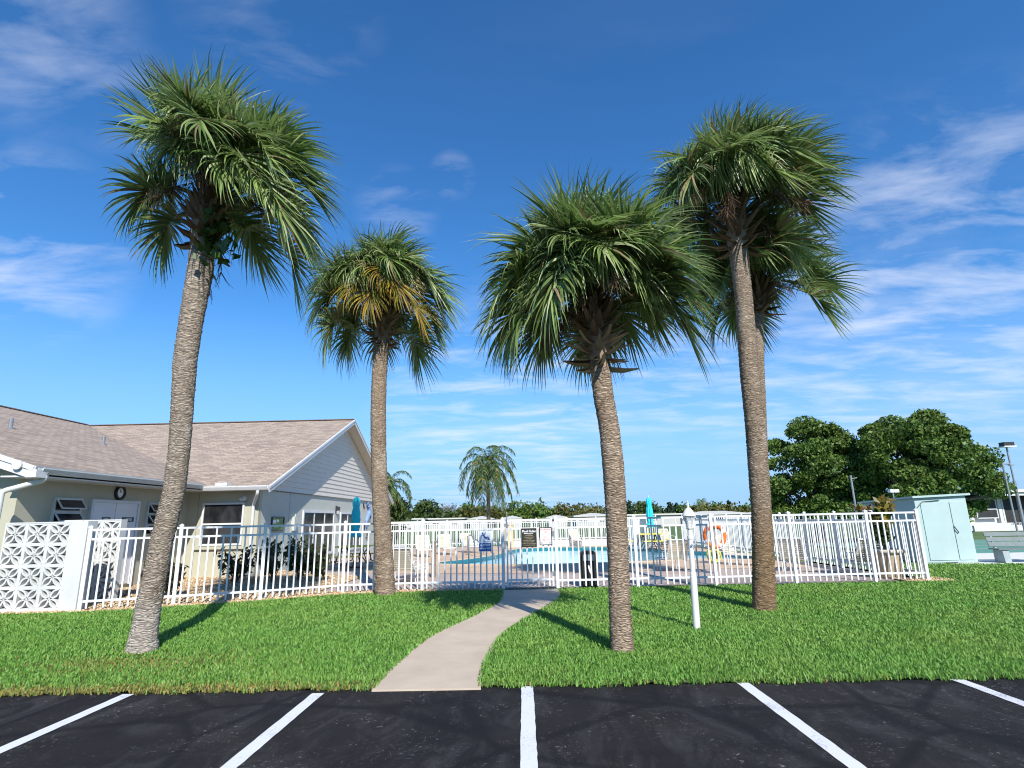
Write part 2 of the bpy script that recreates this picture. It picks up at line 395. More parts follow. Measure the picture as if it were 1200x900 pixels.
def gravel():
    k = NT('gravel_bed'); c = k.coord(); v = k.n.new('ShaderNodeTexVoronoi'); v.inputs['Scale'].default_value = 22; k.l.new(c, v.inputs['Vector'])
    sp = k.n.new('ShaderNodeSeparateColor'); k.l.new(v.outputs['Color'], sp.inputs[0])
    col = k.ramp(sp.outputs[0], [(0., (.34, .22, .12)), (.5, (.50, .36, .20)), (1., (.62, .50, .34))])
    k.l.new(col, k.b.inputs['Base Color']); k.set(k.b, Roughness=.9)
    k.bump(k.ramp(v.outputs['Distance'], [(0., 1.), (.8, 0.)]), .8, .03); return k.mat
GRAVEL = gravel()
def pebble():
    k = NT('pebbles'); g = k.n.new('ShaderNodeNewGeometry')
    k.l.new(k.ramp(g.outputs['Random Per Island'], [(0., (.33, .20, .10)), (.4, (.50, .34, .18)), (.8, (.60, .47, .30)), (1., (.68, .60, .48))]), k.b.inputs['Base Color']); k.set(k.b, Roughness=.85); return k.mat
PEBBLE = pebble()
def shingles():
    k = NT('shingles'); uv = k.n.new('ShaderNodeTexCoord').outputs['UV']
    b = k.n.new('ShaderNodeTexBrick'); k.l.new(uv, b.inputs['Vector']); b.inputs['Scale'].default_value = 1.0; b.offset = .37
    b.inputs['Brick Width'].default_value = .33; b.inputs['Row Height'].default_value = .14; b.inputs['Mortar Size'].default_value = .014; b.inputs['Bias'].default_value = 0.0
    b.inputs['Color1'].default_value = (.21, .145, .10, 1); b.inputs['Color2'].default_value = (.46, .345, .245, 1); b.inputs['Mortar'].default_value = (.12, .085, .065, 1)
    n = k.noise(uv, .5, 6, .7); f = k.noise(uv, 60, 3, .7)
    col = k.mix(k.math('MULTIPLY', k.ramp(n, [(.4, 0.), (.7, 1.)]), .35), b.outputs[0], (.40, .31, .24))
    col = k.mix(.25, col, k.ramp(f, [(.3, .10), (.7, .45)]))
    k.l.new(col, k.b.inputs['Base Color']); k.set(k.b, Roughness=.95)
    k.bump(k.math('SUBTRACT', 1.0, b.outputs['Fac']), .6, .012); return k.mat
SHING = shingles()
def trunkmat(name, lo, hi, dark, pale=None):
    k = NT(name); uv = k.n.new('ShaderNodeTexCoord').outputs['UV']
    m = k.n.new('ShaderNodeMapping'); m.inputs['Scale'].default_value = (10, 66, 1); k.l.new(uv, m.inputs[0])
    nd = k.n.new('ShaderNodeTexNoise'); nd.inputs['Scale'].default_value = 5; k.l.new(uv, nd.inputs['Vector'])
    va = k.n.new('ShaderNodeVectorMath'); va.operation = 'MULTIPLY_ADD'; k.l.new(nd.outputs[1], va.inputs[0]); va.inputs[1].default_value = (1.1, 2.6, 0); k.l.new(m.outputs[0], va.inputs[2])
    v = k.n.new('ShaderNodeTexVoronoi'); v.feature = 'DISTANCE_TO_EDGE'; v.inputs['Scale'].default_value = 1.0; k.l.new(va.outputs[0], v.inputs['Vector'])
    v2 = k.n.new('ShaderNodeTexVoronoi'); v2.inputs['Scale'].default_value = 1.0; k.l.new(va.outputs[0], v2.inputs['Vector'])
    sp = k.n.new('ShaderNodeSeparateColor'); k.l.new(v2.outputs['Color'], sp.inputs[0])
    col = k.ramp(sp.outputs[0], [(0., lo), (1., hi)])
    fib = k.noise(k.n.new('ShaderNodeTexCoord').outputs['UV'], 40, 5, .75)
    col = k.mix(.3, col, k.ramp(fib, [(.3, dark), (.7, hi)]))
    big = k.noise(uv, 2.2, 5, .7)
    col = k.mix(k.math('MULTIPLY', k.ramp(big, [(.45, 0.), (.7, 1.)]), .5), col, lo)
    bl = k.noise(uv, 1.1, 6, .75, .8); st_ = k.noise(k.coord('UV', (9, .8, 1)), 1.0, 4, .6)
    col = k.mix(k.math('MULTIPLY', k.ramp(bl, [(.52, 0.), (.62, 1.)]), .45), col, (hi[0]*1.15, hi[1]*1.2, hi[2]*1.28))
    col = k.mix(k.math('MULTIPLY', k.ramp(bl, [(.36, 1.), (.45, 0.)]), .6), col, (dark[0]*1.9, dark[1]*1.6, dark[2]*1.4))
    col = k.mix(k.math('MULTIPLY', k.ramp(st_, [(.5, 0.), (.68, 1.)]), .35), col, lo)
    col = k.mix(k.ramp(v.outputs['Distance'], [(.0, .62), (.11, 0.)]), col, dark)
    if pale:
        se = k.n.new('ShaderNodeSeparateXYZ'); k.l.new(uv, se.inputs[0])
        hz = k.math('ADD', se.outputs[1], k.math('MULTIPLY', k.math('SUBTRACT', big, .5), 1.1))
        col = k.mix(k.math('MULTIPLY', k.ramp(hz, [(pale[1] * .55 / 10, 1.), (pale[1] / 10 * 1.5, 0.)]) if False else k.ramp(k.math('DIVIDE', hz, pale[1]), [(.55, 1.), (1., 0.)]), .72), col, pale[0])
    k.l.new(col, k.b.inputs['Base Color']); k.set(k.b, Roughness=.95); k.b.inputs['Specular IOR Level'].default_value = .15
    k.bump(k.math('ADD', k.ramp(v.outputs['Distance'], [(0., 0.), (.25, 1.)]), k.math('MULTIPLY', fib, .4)), .9, .02)
    return k.mat
TR_GREY = trunkmat('palm_bark_grey', (.33, .27, .21), (.56, .48, .39), (.08, .06, .045), ((.47, .42, .37), .8))
TR_TAN = trunkmat('palm_bark_tan', (.33, .25, .18), (.58, .46, .345), (.085, .056, .037))
TR_BRN = trunkmat('palm_bark_brown', (.29, .225, .165), (.51, .41, .31), (.07, .047, .03), ((.235, .15, .075), 2.0))
BARK = plain('tree_bark', (.12, .095, .07), .95, .3, 9, bump=.6, bscale=25)
LEAF_G = foliage('palm_leaf_green', [(.155, .255, .062), (.29, .39, .115), (.070, .13, .038), (.50, .56, .27)], .40, .33, .55)
LEAF_D = foliage('palm_leaf_dark', [(.085, .15, .048), (.155, .235, .070), (.28, .35, .14)], .40, .30, .55)
LEAF_Y = foliage('palm_leaf_yellowing', [(.42, .25, .02), (.30, .24, .03), (.16, .18, .03), (.50, .30, .05)], .5, .3, .3)
LEAF_B = foliage('palm_leaf_dry', [(.20, .14, .08), (.30, .22, .13), (.12, .10, .05)], .7, .2, .2)
PETI = foliage('palm_petiole', [(.10, .13, .03), (.16, .16, .05)], .5, .1, .4)
BOOT = foliage('leaf_base', [(.12, .075, .045), (.21, .14, .09), (.29, .21, .14), (.065, .042, .028)], .9, .05, .2)
BOOTG = foliage('leaf_base_grey', [(.28, .22, .16), (.46, .38, .29), (.17, .12, .085)], .9, .05, .2)
VINE = foliage('vine_leaf', [(.03, .08, .012), (.06, .13, .02)], .4, .3, .5)
TREE_A = foliage('ficus_leaf', [(.045, .105, .020), (.085, .165, .030), (.14, .215, .040), (.030, .07, .015)], .5, .20, .3, patch=(.55, (.13, .17, .03), .5))
TREE_B = foliage('mid_leaf', [(.05, .09, .02), (.08, .12, .03), (.035, .07, .02)], .55, .25, .3)
TREE_Y = foliage('olive_leaf', [(.11, .12, .028), (.15, .14, .04), (.07, .09, .025)], .55, .25, .3)
TREE_D = foliage('conifer_leaf', [(.018, .042, .022), (.03, .055, .026)], .6, .15, .2)
TREE_P = foliage('bare_twig', [(.13, .10, .085), (.19, .15, .125)], .8, .1, .1)
SHRUB_R = foliage('croton_leaf', [(.035, .05, .018), (.07, .025, .022), (.03, .06, .02), (.10, .035, .025)], .4, .25, .5)
GRASS = foliage('grass_blade', [(.150, .325, .052), (.100, .255, .036), (.225, .41, .085), (.130, .295, .052)], .48, .28, .3, patch=(.6, (.25, .37, .075), .5))
GRASSD = foliage('grass_dry', [(.36, .27, .11), (.26, .24, .06), (.20, .22, .04), (.42, .30, .14)], .8, .25, .2)

# ------------------------------------------------------------------ ground
def sheet(name, outer, z, m, kind='structure', holes=()):
    polys = [[Vector((p[0], p[1], z)) for p in outer]] + [[Vector((p[0], p[1], z)) for p in h] for h in holes]
    tri = tessellate_polygon(polys); pts = [p for q in polys for p in q]
    mb = MB(); mb.v = [tuple(p) for p in pts]
    for t in tri:
        a, b, c = (pts[i] for i in t)
        if (b - a).cross(c - a).z < 0: t = tuple(reversed(t))
        mb.f.append(tuple(t)); mb.m.append(0)
    o = mb.build(name, m); o['kind'] = kind; return o
def smooth_closed(pts, n=6):
    o = []; k = len(pts)
    for i in range(k):
        p0, p1, p2, p3 = (np.array(pts[(i + j - 1) % k], float) for j in range(4))
        for j in range(n):
            t = j / n
            o.append(tuple(.5 * ((2*p1) + (-p0 + p2)*t + (2*p0 - 5*p1 + 4*p2 - p3)*t*t + (-p0 + 3*p1 - 3*p2 + p3)*t**3)))
    return o
def smooth_open(pts, n=6):
    p = [pts[0]] + list(pts) + [pts[-1]]; o = []
    for i in range(1, len(p) - 2):
        p0, p1, p2, p3 = (np.array(p[i + j - 1], float) for j in range(4))
        for j in range(n):
            t = j / n
            o.append(tuple(.5 * ((2*p1) + (-p0 + p2)*t + (2*p0 - 5*p1 + 4*p2 - p3)*t*t + (-p0 + 3*p1 - 3*p2 + p3)*t**3)))
    o.append(tuple(pts[-1])); return o

EDGE = 6.07
POOL = smooth_closed([(-3.3, 22.6), (-1.6, 21.6), (1.1, 21.15), (4.2, 21.6), (6.3, 22.3), (8.2, 21.5), (9.0, 22.4), (8.7, 25.5), (7.0, 27.6), (5.9, 30.8), (2.5, 32.4), (0.2, 32.2), (-0.6, 30.4), (-1.0, 27.6), (-2.0, 24.8)], 6)
def offset(poly, d):
    o = []; k = len(poly)
    for i in range(k):
        a = np.array(poly[i - 1]); b = np.array(poly[(i + 1) % k]); t = (b - a) / (np.linalg.norm(b - a) + 1e-9); n = np.array([t[1], -t[0]])
        o.append(tuple(np.array(poly[i]) + n * d))
    return o
POOLO = offset(POOL, .45)
FX = 9.45
DECK = [(-8.53, 14.06), (FX, 14.06), (FX, 36.2), (-8.53, 36.2)]
sheet('ground', [(-2500, -1500), (2500, -1500), (2500, 4000), (-2500, 4000)], -.06, FARG, holes=[[(-8.0, 14.6), (FX - .5, 14.6), (FX - .5, 35.7), (-8.0, 35.7)]])
sheet('asphalt_lot', [(-60, -40), (60, -40), (60, EDGE), (-60, EDGE)], 0.0, ASPH)
# parking lines
for k_, (xa, xb, ye) in enumerate([(-3.91, -3.97, 6.03), (-2.01, -2.06, 5.95), (.01, 0.0, 6.06), (2.11, 2.12, 6.06), (4.17, 4.21, 6.06), (6.25, 6.3, 6.06), (-6.0, -6.05, 6.0)]):
    rng = random.Random(k_); mb = MB(); n = 60
    for i in range(n):
        t0, t1 = i / n, (i + 1) / n
        def X(t): return xb + (xa - xb) * t
        y0 = 1.2 + (ye - 1.2) * t0; y1 = 1.2 + (ye - 1.2) * t1
        if i == 0: wa, wb = .058, .058
        else: wa, wb = wn, wn2
        wn = .058 + rng.uniform(-.003, .003); wn2 = .058 + rng.uniform(-.003, .003)
        mb.face([(X(t0) - wa, y0, .004), (X(t0) + wb, y0, .004), (X(t1) + wn2, y1, .004), (X(t1) - wn, y1, .004)])
    mb.build('parking_line', PAINT)['kind'] = 'structure'

WL = smooth_open([(-1.50, 5.98), (-1.48, 7.0), (-1.30, 8.65), (-.84, 10.27), (-.50, 11.84), (-.50, 13.70)], 6)
WR = smooth_open([(-.44, 5.98), (-.46, 6.72), (-.35, 8.28), (-.06, 9.54), (.42, 11.07), (.76, 12.42), (.80, 13.70)], 6)
WALKP = WL + WR[::-1]
# lawn: in front of the fence and round its right end
FENCE_L = [(-8.75, 11.65), (-7.25, 12.25), (-5.72, 12.85), (-4.2, 13.72), (-2.38, 13.9), (-.47, 13.82)]
BEDLINE = [(-16, 11.15), (-9.3, 11.35), (-8.0, 11.55), (-6.6, 12.15), (-5.3, 12.75), (-4.1, 13.42), (-2.4, 13.62), (-.5, 13.62)]
def edge_y(x): return EDGE + .045 * np.sin(x * 2.1) * np.sin(x * 5.3 + 1) + .022 * np.sin(x * 17) + .014 * np.sin(x * 41 + 2)
lawn_outer = [(x_, float(edge_y(x_)) - .02) for x_ in np.arange(-16, 17, .06)] + [(40, EDGE - .02), (40, 17.4), (15.4, 17.4), (12.4, 18.1), (11.4, 20.8), (FX + .25, 20.8), (FX + .25, 13.72), (.8, 13.68), (-.5, 13.66)] + BEDLINE[::-1]
sheet('lawn', lawn_outer, .012, SOIL)
sheet('walkway', WALKP, .018, WALK)
mb = MB()
for i in range(len(WALKP)):
    a = WALKP[i]; b = WALKP[(i + 1) % len(WALKP)]
    mb.face([(a[0], a[1], .018), (b[0], b[1], .018), (b[0], b[1], -.05), (a[0], a[1], -.05)])
mb.build('walkway_edge', WALK)['kind'] = 'structure'
# gravel bed between lawn, fence and house
BED = BEDLINE + [(-.5, 14.03), (-4.9, 14.03), (-4.8, 17.6), (-8.4, 20.6), (-10.9, 20.6), (-10.9, 12.0), (-16, 12.0)]
sheet('gravel_bed', BED, .02, GRAVEL)
sheet('gravel_bed', [(FX - .6, 13.70), (FX + .55, 13.70), (FX + .5, 14.6), (FX - .6, 14.5)], .026, GRAVEL)
sheet('pool_deck', DECK, 0.0, PAVER, holes=[POOLO])
sheet('pool_apron', [(-5.6, 19.2), (-2, 18.2), (1, 17.7), (4, 17.9), (9.3, 18.1), (9.3, 33.4), (-2, 34.0), (-5.6, 33.0)], .008, APRON, holes=[POOLO])
sheet('pool_coping', POOLO, .02, COPING, holes=[POOL])
mb = MB()
for i in range(len(POOL)):
    a = POOL[i]; b = POOL[(i + 1) % len(POOL)]; c = POOLO[i]; d = POOLO[(i + 1) % len(POOL)]
    mb.face([(a[0], a[1], .02), (b[0], b[1], .02), (b[0], b[1], -.16), (a[0], a[1], -.16)], 0)
    mb.face([(a[0], a[1], -.16), (b[0], b[1], -.16), (b[0], b[1], -1.3), (a[0], a[1], -1.3)], 1)
    mb.face([(c[0], c[1], .02), (d[0], d[1], .02), (d[0], d[1], -.05), (c[0], c[1], -.05)], 2)
mb.build('pool_basin', [TILE, BASIN, COPING])['kind'] = 'structure'
sheet('pool_floor', POOL, -1.3, BASIN)
sheet('pool_water', POOL, -.10, WATER)
# shuffleboard court on the right
COURT = plain('court_green', (.10, .26, .21), .75, .1, 1.2); CWHITE = plain('court_white', (.62, .62, .58), .8, .1)
sheet('court_slab', [(13.2, 17.6), (60, 17.6), (60, 22.0), (12.2, 22.0), (12.2, 18.6)], .02, CWHITE)
sheet('shuffleboard_court', [(14.5, 22.0), (70, 22.0), (70, 31.5), (14.5, 31.5)], .02, COURT)
for yy in (24.2, 26.6, 29.0, 31.3): sheet('court_line', [(14.5, yy), (70, yy), (70, yy + .12), (14.5, yy + .12)], .024, CWHITE)

# ------------------------------------------------------------------ grass
def in_poly(px, py, poly):
    ins = np.zeros(len(px), bool); k = len(poly)
    for i in range(k):
        x0, y0 = poly[i]; x1, y1 = poly[(i + 1) % k]
        if y0 == y1: continue
        c = ((y0 > py) != (y1 > py)) & (px < (x1 - x0) * (py - y0) / (y1 - y0) + x0); ins ^= c
    return ins
def blades(name, px, py, rs, hmin, hmax, wmul, m, label, lean=.8):
    n = len(px); h = rs.uniform(hmin, hmax, n); az = rs.uniform(0, 2 * np.pi, n); ln = rs.uniform(.15, lean, n) * h
    fa = az + rs.normal(0, .5, n) + np.pi / 2; wd = rs.uniform(.0035, .0065, n) * wmul
    ex, ey = np.cos(fa) * wd, np.sin(fa) * wd; dx, dy = np.cos(az) * ln, np.sin(az) * ln
    z0 = np.full(n, .005)
    v = np.zeros((n, 5, 3), np.float32)
    v[:, 0] = np.stack([px - ex, py - ey, z0], 1); v[:, 1] = np.stack([px + ex, py + ey, z0], 1)
    v[:, 2] = np.stack([px + dx * .4 + ex, py + dy * .4 + ey, h * .62], 1); v[:, 3] = np.stack([px + dx * .4 - ex, py + dy * .4 - ey, h * .62], 1)
    v[:, 4] = np.stack([px + dx, py + dy, h * (1 - .25 * ln / h)], 1)
    b = np.arange(n)[:, None] * 5
    q = b + np.array([[0, 1, 2, 3]]); t = b + np.array([[3, 2, 4]])
    o = npmesh(name, v.reshape(-1, 3), q, m, tris=t); tag(o, label, 'grass', kind='stuff'); return o
rs = np.random.RandomState(4)
def scatter(x0, x1, y0, y1, dens):
    n = int((x1 - x0) * (y1 - y0) * dens); return rs.uniform(x0, x1, n), rs.uniform(y0, y1, n)
WALKIN = [(x + .03, y) for x, y in WL] + [(x - .03, y) for x, y in WR[::-1]]
WALKIN[0] = (WALKIN[0][0], 5.5); WALKIN[-1] = (WALKIN[-1][0], 5.5)
bl = np.array(BEDLINE)
GX, GY, GW = [], [], []
for (y0, y1, d, wm, xr) in ((EDGE - .14, 7.4, 3600, .95, (-8.5, 8.5)), (7.4, 9.2, 2600, 1.15, (-10.5, 10)), (9.2, 11.5, 1500, 1.45, (-12.5, 13)), (11.5, 14.0, 1000, 1.8, (-15, 15.5)), (13.7, 20.8, 420, 2.4, (FX + .25, 18))):
    x, y = scatter(xr[0], xr[1], y0, y1, d)
    if y1 > 15: x, y = scatter(xr[0], xr[1], y0, y1, d); ok = in_poly(x, y, lawn_outer)
    else:
        lim = np.interp(x, bl[:, 0], bl[:, 1]); lim = np.where(x > -.5, 13.72, lim) + rs.normal(0, .035, len(x)); ok = (y < lim)
    ok &= (y > edge_y(x) - .05 + rs.normal(0, .02, len(x)))
    ok &= ~in_poly(x, y, WALKIN)
    GX.append(x[ok]); GY.append(y[ok]); GW.append(np.full(ok.sum(), wm))
gx, gy, gw = np.concatenate(GX), np.concatenate(GY), np.concatenate(GW)
# dry strip along the asphalt at the left, and a thin patch round the left palm
dry = (np.exp(-((gy - EDGE) / .22) ** 2) * (gx < -1.5) * np.clip((-gx - .5) / 3, .25, .85)) + .6 * np.exp(-(((gx + 4.7) / 1.4) ** 2 + ((gy - 7.2) / .5) ** 2)) + .10 * np.exp(-((gy - EDGE) / .12) ** 2)
pick = rs.uniform(0, 1, len(gx)) < dry
blades('grass', gx[~pick], gy[~pick], rs, .032, .076, gw[~pick], GRASS, 'thick green lawn grass between the car park and the white fence')
blades('grass', gx[pick], gy[pick], rs, .025, .06, gw[pick] * 1.1, GRASSD, 'straw coloured dry grass along the asphalt edge and round the left palm')

# pebbles
def pebbles(name, pts, rs_, smin, smax, label):
    oct_ = np.array([(1,0,0),(-1,0,0),(0,1,0),(0,-1,0),(0,0,1),(0,0,-1)], float)
    tr = np.array([(0,2,4),(2,1,4),(1,3,4),(3,0,4),(2,0,5),(1,2,5),(3,1,5),(0,3,5)])
    n = len(pts); s = rs_.uniform(smin, smax, (n, 1, 1)) * rs_.uniform(.6, 1.3, (n, 1, 3)); a = rs_.uniform(0, 6.28, n)
    v = oct_[None] * s; v = v + rs_.normal(0, .003, v.shape); c, s_ = np.cos(a), np.sin(a)
    x = v[:, :, 0] * c[:, None] - v[:, :, 1] * s_[:, None]; y = v[:, :, 0] * s_[:, None] + v[:, :, 1] * c[:, None]
    v = np.stack([x + pts[:, 0:1], y + pts[:, 1:2], v[:, :, 2] * .7 + .03], 2)
    o = npmesh(name, v.reshape(-1, 3), None, PEBBLE, tris=(np.arange(n)[:, None, None] * 6 + tr[None]).reshape(-1, 3)); tag(o, label, 'gravel', kind='stuff')
x, y = scatter(-11, -.5, 11.2, 14.05, 420); ok = in_poly(x, y, BED); P1 = np.stack([x[ok], y[ok]], 1)
x, y = scatter(-10.8, -4.8, 14.05, 20.5, 130); ok = in_poly(x, y, BED); P1 = np.concatenate([P1, np.stack([x[ok], y[ok]], 1)])
pebbles('gravel_stones', P1, rs, .012, .035, 'tan stones spread along the left fence and house wall')
x, y = scatter(FX - .6, FX + .5, 13.72, 14.5, 500); pebbles('gravel_stones', np.stack([x, y], 1), rs, .012, .03, 'tan stones round the right end post of the fence')

# ------------------------------------------------------------------ house
HX = -8.47; RX = -7.95; WY = 18.42; EY = 17.92; RIDGE_Y = 26.6; RIDGE_Z = 6.40; EAVE_Z = 2.80
LX = -10.8; GX_ = -10.1; LRX = -21.0; LRZ = 6.45; FY = 12.1; LFY = 11.6
house = thing('clubhouse', (-14, 18, 0), 'low cream stucco clubhouse with tan shingle roof and white gable', 'house')
HO = Vector((14, -18, 0)); JOINT = plain('joint_grey', (.25, .26, .24), .9)
def hb(mb, name, mats, parent=None, **k):
    o = mb.build(name, mats, parent or house, **k)
    if parent is None: o.location = HO
    return o
def roofslab(name, a, b, c, d, th=.11):
    # a,b = eave ends ; c,d = ridge ends (a->b eave, d above a, c above b) with UV in metres
    a, b, c, d = map(Vector, (a, b, c, d)); me = bpy.data.meshes.new(name)
    n = (b - a).cross(d - a).normalized()
    if n.z < 0: n = -n
    lo = [p - n * th for p in (a, b, c, d)]
    vs = [a, b, c, d] + lo
    me.from_pydata([tuple(v) for v in vs], [], [(0, 1, 2, 3), (7, 6, 5, 4), (0, 4, 5, 1), (1, 5, 6, 2), (2, 6, 7, 3), (3, 7, 4, 0)])
    uvl = me.uv_layers.new(name='UVMap'); ex = (b - a).normalized(); ey = n.cross(ex)
    for l in me.loops:
        p = Vector(me.vertices[l.vertex_index].co) - a; uvl.data[l.index].uv = (p.dot(ex), abs(p.dot(ey)))
    me.materials.append(SHING); me.materials.append(TRIM); me.materials.append(SOFFIT)
    me.polygons.foreach_set('material_index', [0, 2, 1, 1, 1, 1]); me.update()
    o = bpy.data.objects.new(name, me); COL.objects.link(o); o.parent = house; o.location = HO; return o
roofslab('roof', (-32, EY, EAVE_Z), (RX, EY, EAVE_Z), (RX, RIDGE_Y, RIDGE_Z), (-32, RIDGE_Y, RIDGE_Z))
roofslab('roof', (RX, 2 * RIDGE_Y - EY, EAVE_Z), (-32, 2 * RIDGE_Y - EY, EAVE_Z), (-32, RIDGE_Y, RIDGE_Z), (RX, RIDGE_Y, RIDGE_Z))
roofslab('roof', (GX_, LFY, 2.88), (GX_, 21.0, 2.88), (LRX, RIDGE_Y + .1, LRZ), (LRX, LFY, LRZ))
roofslab('roof', (-32, 26.0, 2.88), (-32, LFY, 2.88), (LRX, LFY, LRZ), (LRX, 26.0, LRZ))
# ridge caps
mb = MB(); mb.bar((-32, RIDGE_Y, RIDGE_Z + .01), (RX, RIDGE_Y, RIDGE_Z + .01), .26, .035); mb.bar((LRX, LFY, LRZ + .01), (LRX, RIDGE_Y, LRZ + .01), .26, .035)
hb(mb, 'ridge_cap', plain('ridge_shingle', (.16, .115, .09), .95, .2, 8))
# rake boards
mb = MB(); sl = (RIDGE_Z - EAVE_Z) / (RIDGE_Y - EY)
for sgn in (-1, 1):
    ye = RIDGE_Y + sgn * (RIDGE_Y - EY + .08); ze = EAVE_Z - .08 * sl
    mb.bar((RX + .015, ye, ze - .10), (RX + .015, RIDGE_Y, RIDGE_Z - .10), .03, .20)
    mb.bar((RX + .04, ye, ze - .035), (RX + .04, RIDGE_Y, RIDGE_Z - .035), .03, .07)
hb(mb, 'rake_board', TRIM)
mb = MB()
mb.bar((GX_ + .02, LFY - .015, 2.86 - .12), (LRX, LFY - .015, LRZ - .12), .03, .26, upv=(0, 0, 1)); mb.bar((GX_ + .02, LFY - .04, 2.86 - .04), (LRX, LFY - .04, LRZ - .04), .03, .09)
mb.bar((-32, LFY - .015, 2.86 - .12), (LRX, LFY - .015, LRZ - .12), .03, .26)
hb(mb, 'rake_board', TRIM)
mb = MB(); mb.bx(GX_ - .12, GX_ + .10, LFY - .05, LFY + .25, 2.64, 2.80); hb(mb, 'eave_return', TRIM)
mb = MB(); mb.tube([(GX_ - .3, LFY - .10, 2.90), (GX_ - .3, LFY - .06, 2.90)], .10, 14); hb(mb, 'medallion', TRIM)
# walls
mb = MB()
mb.bx(-26, LX, FY, FY + .2, 0, 2.75); mb.bx(LX - .2, LX, FY + .2, WY, 0, 2.75); mb.bx(LX - .2, HX, WY, WY + .2, 0, 2.75)
for k in range(24):                      # plain gable field of the left wing
    pass
mb.face([(-31, FY, 2.75), (LX, FY, 2.75), (LRX, FY, LRZ - .2)])
hb(mb, 'wall', STUCCO)
mb = MB(); mb.bx(HX - .2, HX, WY + .2, 34.8, 0, 2.72); mb.bx(-30, HX - .2, 34.6, 34.8, 0, 2.72); hb(mb, 'wall', STUCCO2)
mb = MB()                                # control joints in the stucco
mb.bx(HX - .01, HX + .004, 20.85, 20.87, 0, 2.7); hb(mb, 'control_joint', JOINT); mb = MB(); mb.bx(-10.45, -10.43, WY - .004, WY + .01, 0, 2.6); hb(mb, 'control_joint', JOINT)
# lap siding in the gable
mb = MB(); z = 2.72; hl = .19
while z < RIDGE_Z - .25:
    for (za) in (z,):
        zb = min(za + hl, RIDGE_Z - .2)
        y0 = EY + (za - EAVE_Z + .12) / sl + .1; y1 = 2 * RIDGE_Y - y0; y0b = EY + (zb - EAVE_Z + .12) / sl + .1; y1b = 2 * RIDGE_Y - y0b
        y0 = max(y0, WY); y1 = min(y1, 34.8)
        mb.face([(HX + .035, y0, za), (HX + .035, y1, za), (HX + .012, y1b, zb), (HX + .012, y0b, zb)])
        mb.face([(HX + .035, y1, za), (HX + .035, y0, za), (HX + .010, y0, za + .001), (HX + .010, y1, za + .001)])
    z += hl
hb(mb, 'gable_siding', SIDING)
mb = MB(); mb.bx(HX, HX + .05, WY, 34.8, 2.69, 2.725); hb(mb, 'siding_starter', plain('starter_grey', (.16, .16, .15), .7))
# soffits
mb = MB(); mb.bx(LX, GX_ - .01, LFY + .02, WY, 2.66, 2.69); hb(mb, 'soffit', TRIM)
mb = MB(); mb.bx(GX_ + .02, RX - .03, EY + .01, WY, 2.66, 2.685); hb(mb, 'soffit', TRIM)
# gutters
def gutter(a, b, m, inw):
    a = Vector(a); b = Vector(b); inw = Vector(inw); mb = MB(); prof = [(0, .0), (0, -.13), (.07, -.13), (.11, -.06), (.125, -.03), (.125, 0), (.113, 0), (.113, -.02), (.012, -.115), (.012, 0)]
    k = len(prof); n0 = 0
    for p in (a, b):
        for (o_, h_) in prof: mb.v.append(tuple(p - inw * o_ + Vector((0, 0, h_))))
    for i in range(k):
        j = (i + 1) % k; mb.f.append((i, j, k + j, k + i)); mb.m.append(0)
    mb.f.append(tuple(range(k))); mb.f.append(tuple(range(2 * k - 1, k - 1, -1))); mb.m += [0, 0]
    return hb(mb, 'gutter', m)
gutter((GX_, LFY + .1, 2.85), (GX_, 17.80, 2.85), GUTTER, (-1, 0, 0))
gutter((GX_ - .0, EY - .005, 2.79), (RX - .05, EY - .005, 2.79), TRIM, (0, 1, 0))
mb = MB(); mb.bx(-9.62, -9.25, EY - .14, EY + .15, 2.80, 2.90); hb(mb, 'splash_guard', TRIM)
# downspouts
def spout(pts, r=.045, m=TRIM):
    mb = MB()
    P_ = [Vector(p) for p in pts]
    Q = [P_[0]]
    for i in range(1, len(P_) - 1):
        a, b, c = P_[i - 1], P_[i], P_[i + 1]
        for t in (.0, .25, .5, .75, 1.):
            p0 = b + (a - b).normalized() * .07; p2 = b + (c - b).normalized() * .07
            Q.append(p0 * (1 - t) ** 2 + b * 2 * t * (1 - t) + p2 * t * t)
    Q.append(P_[-1]); mb.tube(Q, r, 10, 0); return hb(mb, 'downspout', m, smooth=True)
spout([(GX_ + .06, LFY + .24, 2.74), (GX_ + .05, LFY + .24, 2.60), (-10.60, 11.50, 2.36), (-10.60, 11.50, .12), (-10.50, 11.25, .05)], .055, GUTTER)
spout([(-8.30, EY - .05, 2.68), (-8.30, EY - .05, 2.55), (-8.62, WY - .07, 2.22), (-8.62, WY - .07, .1), (-8.55, WY - .3, .05)], .05)
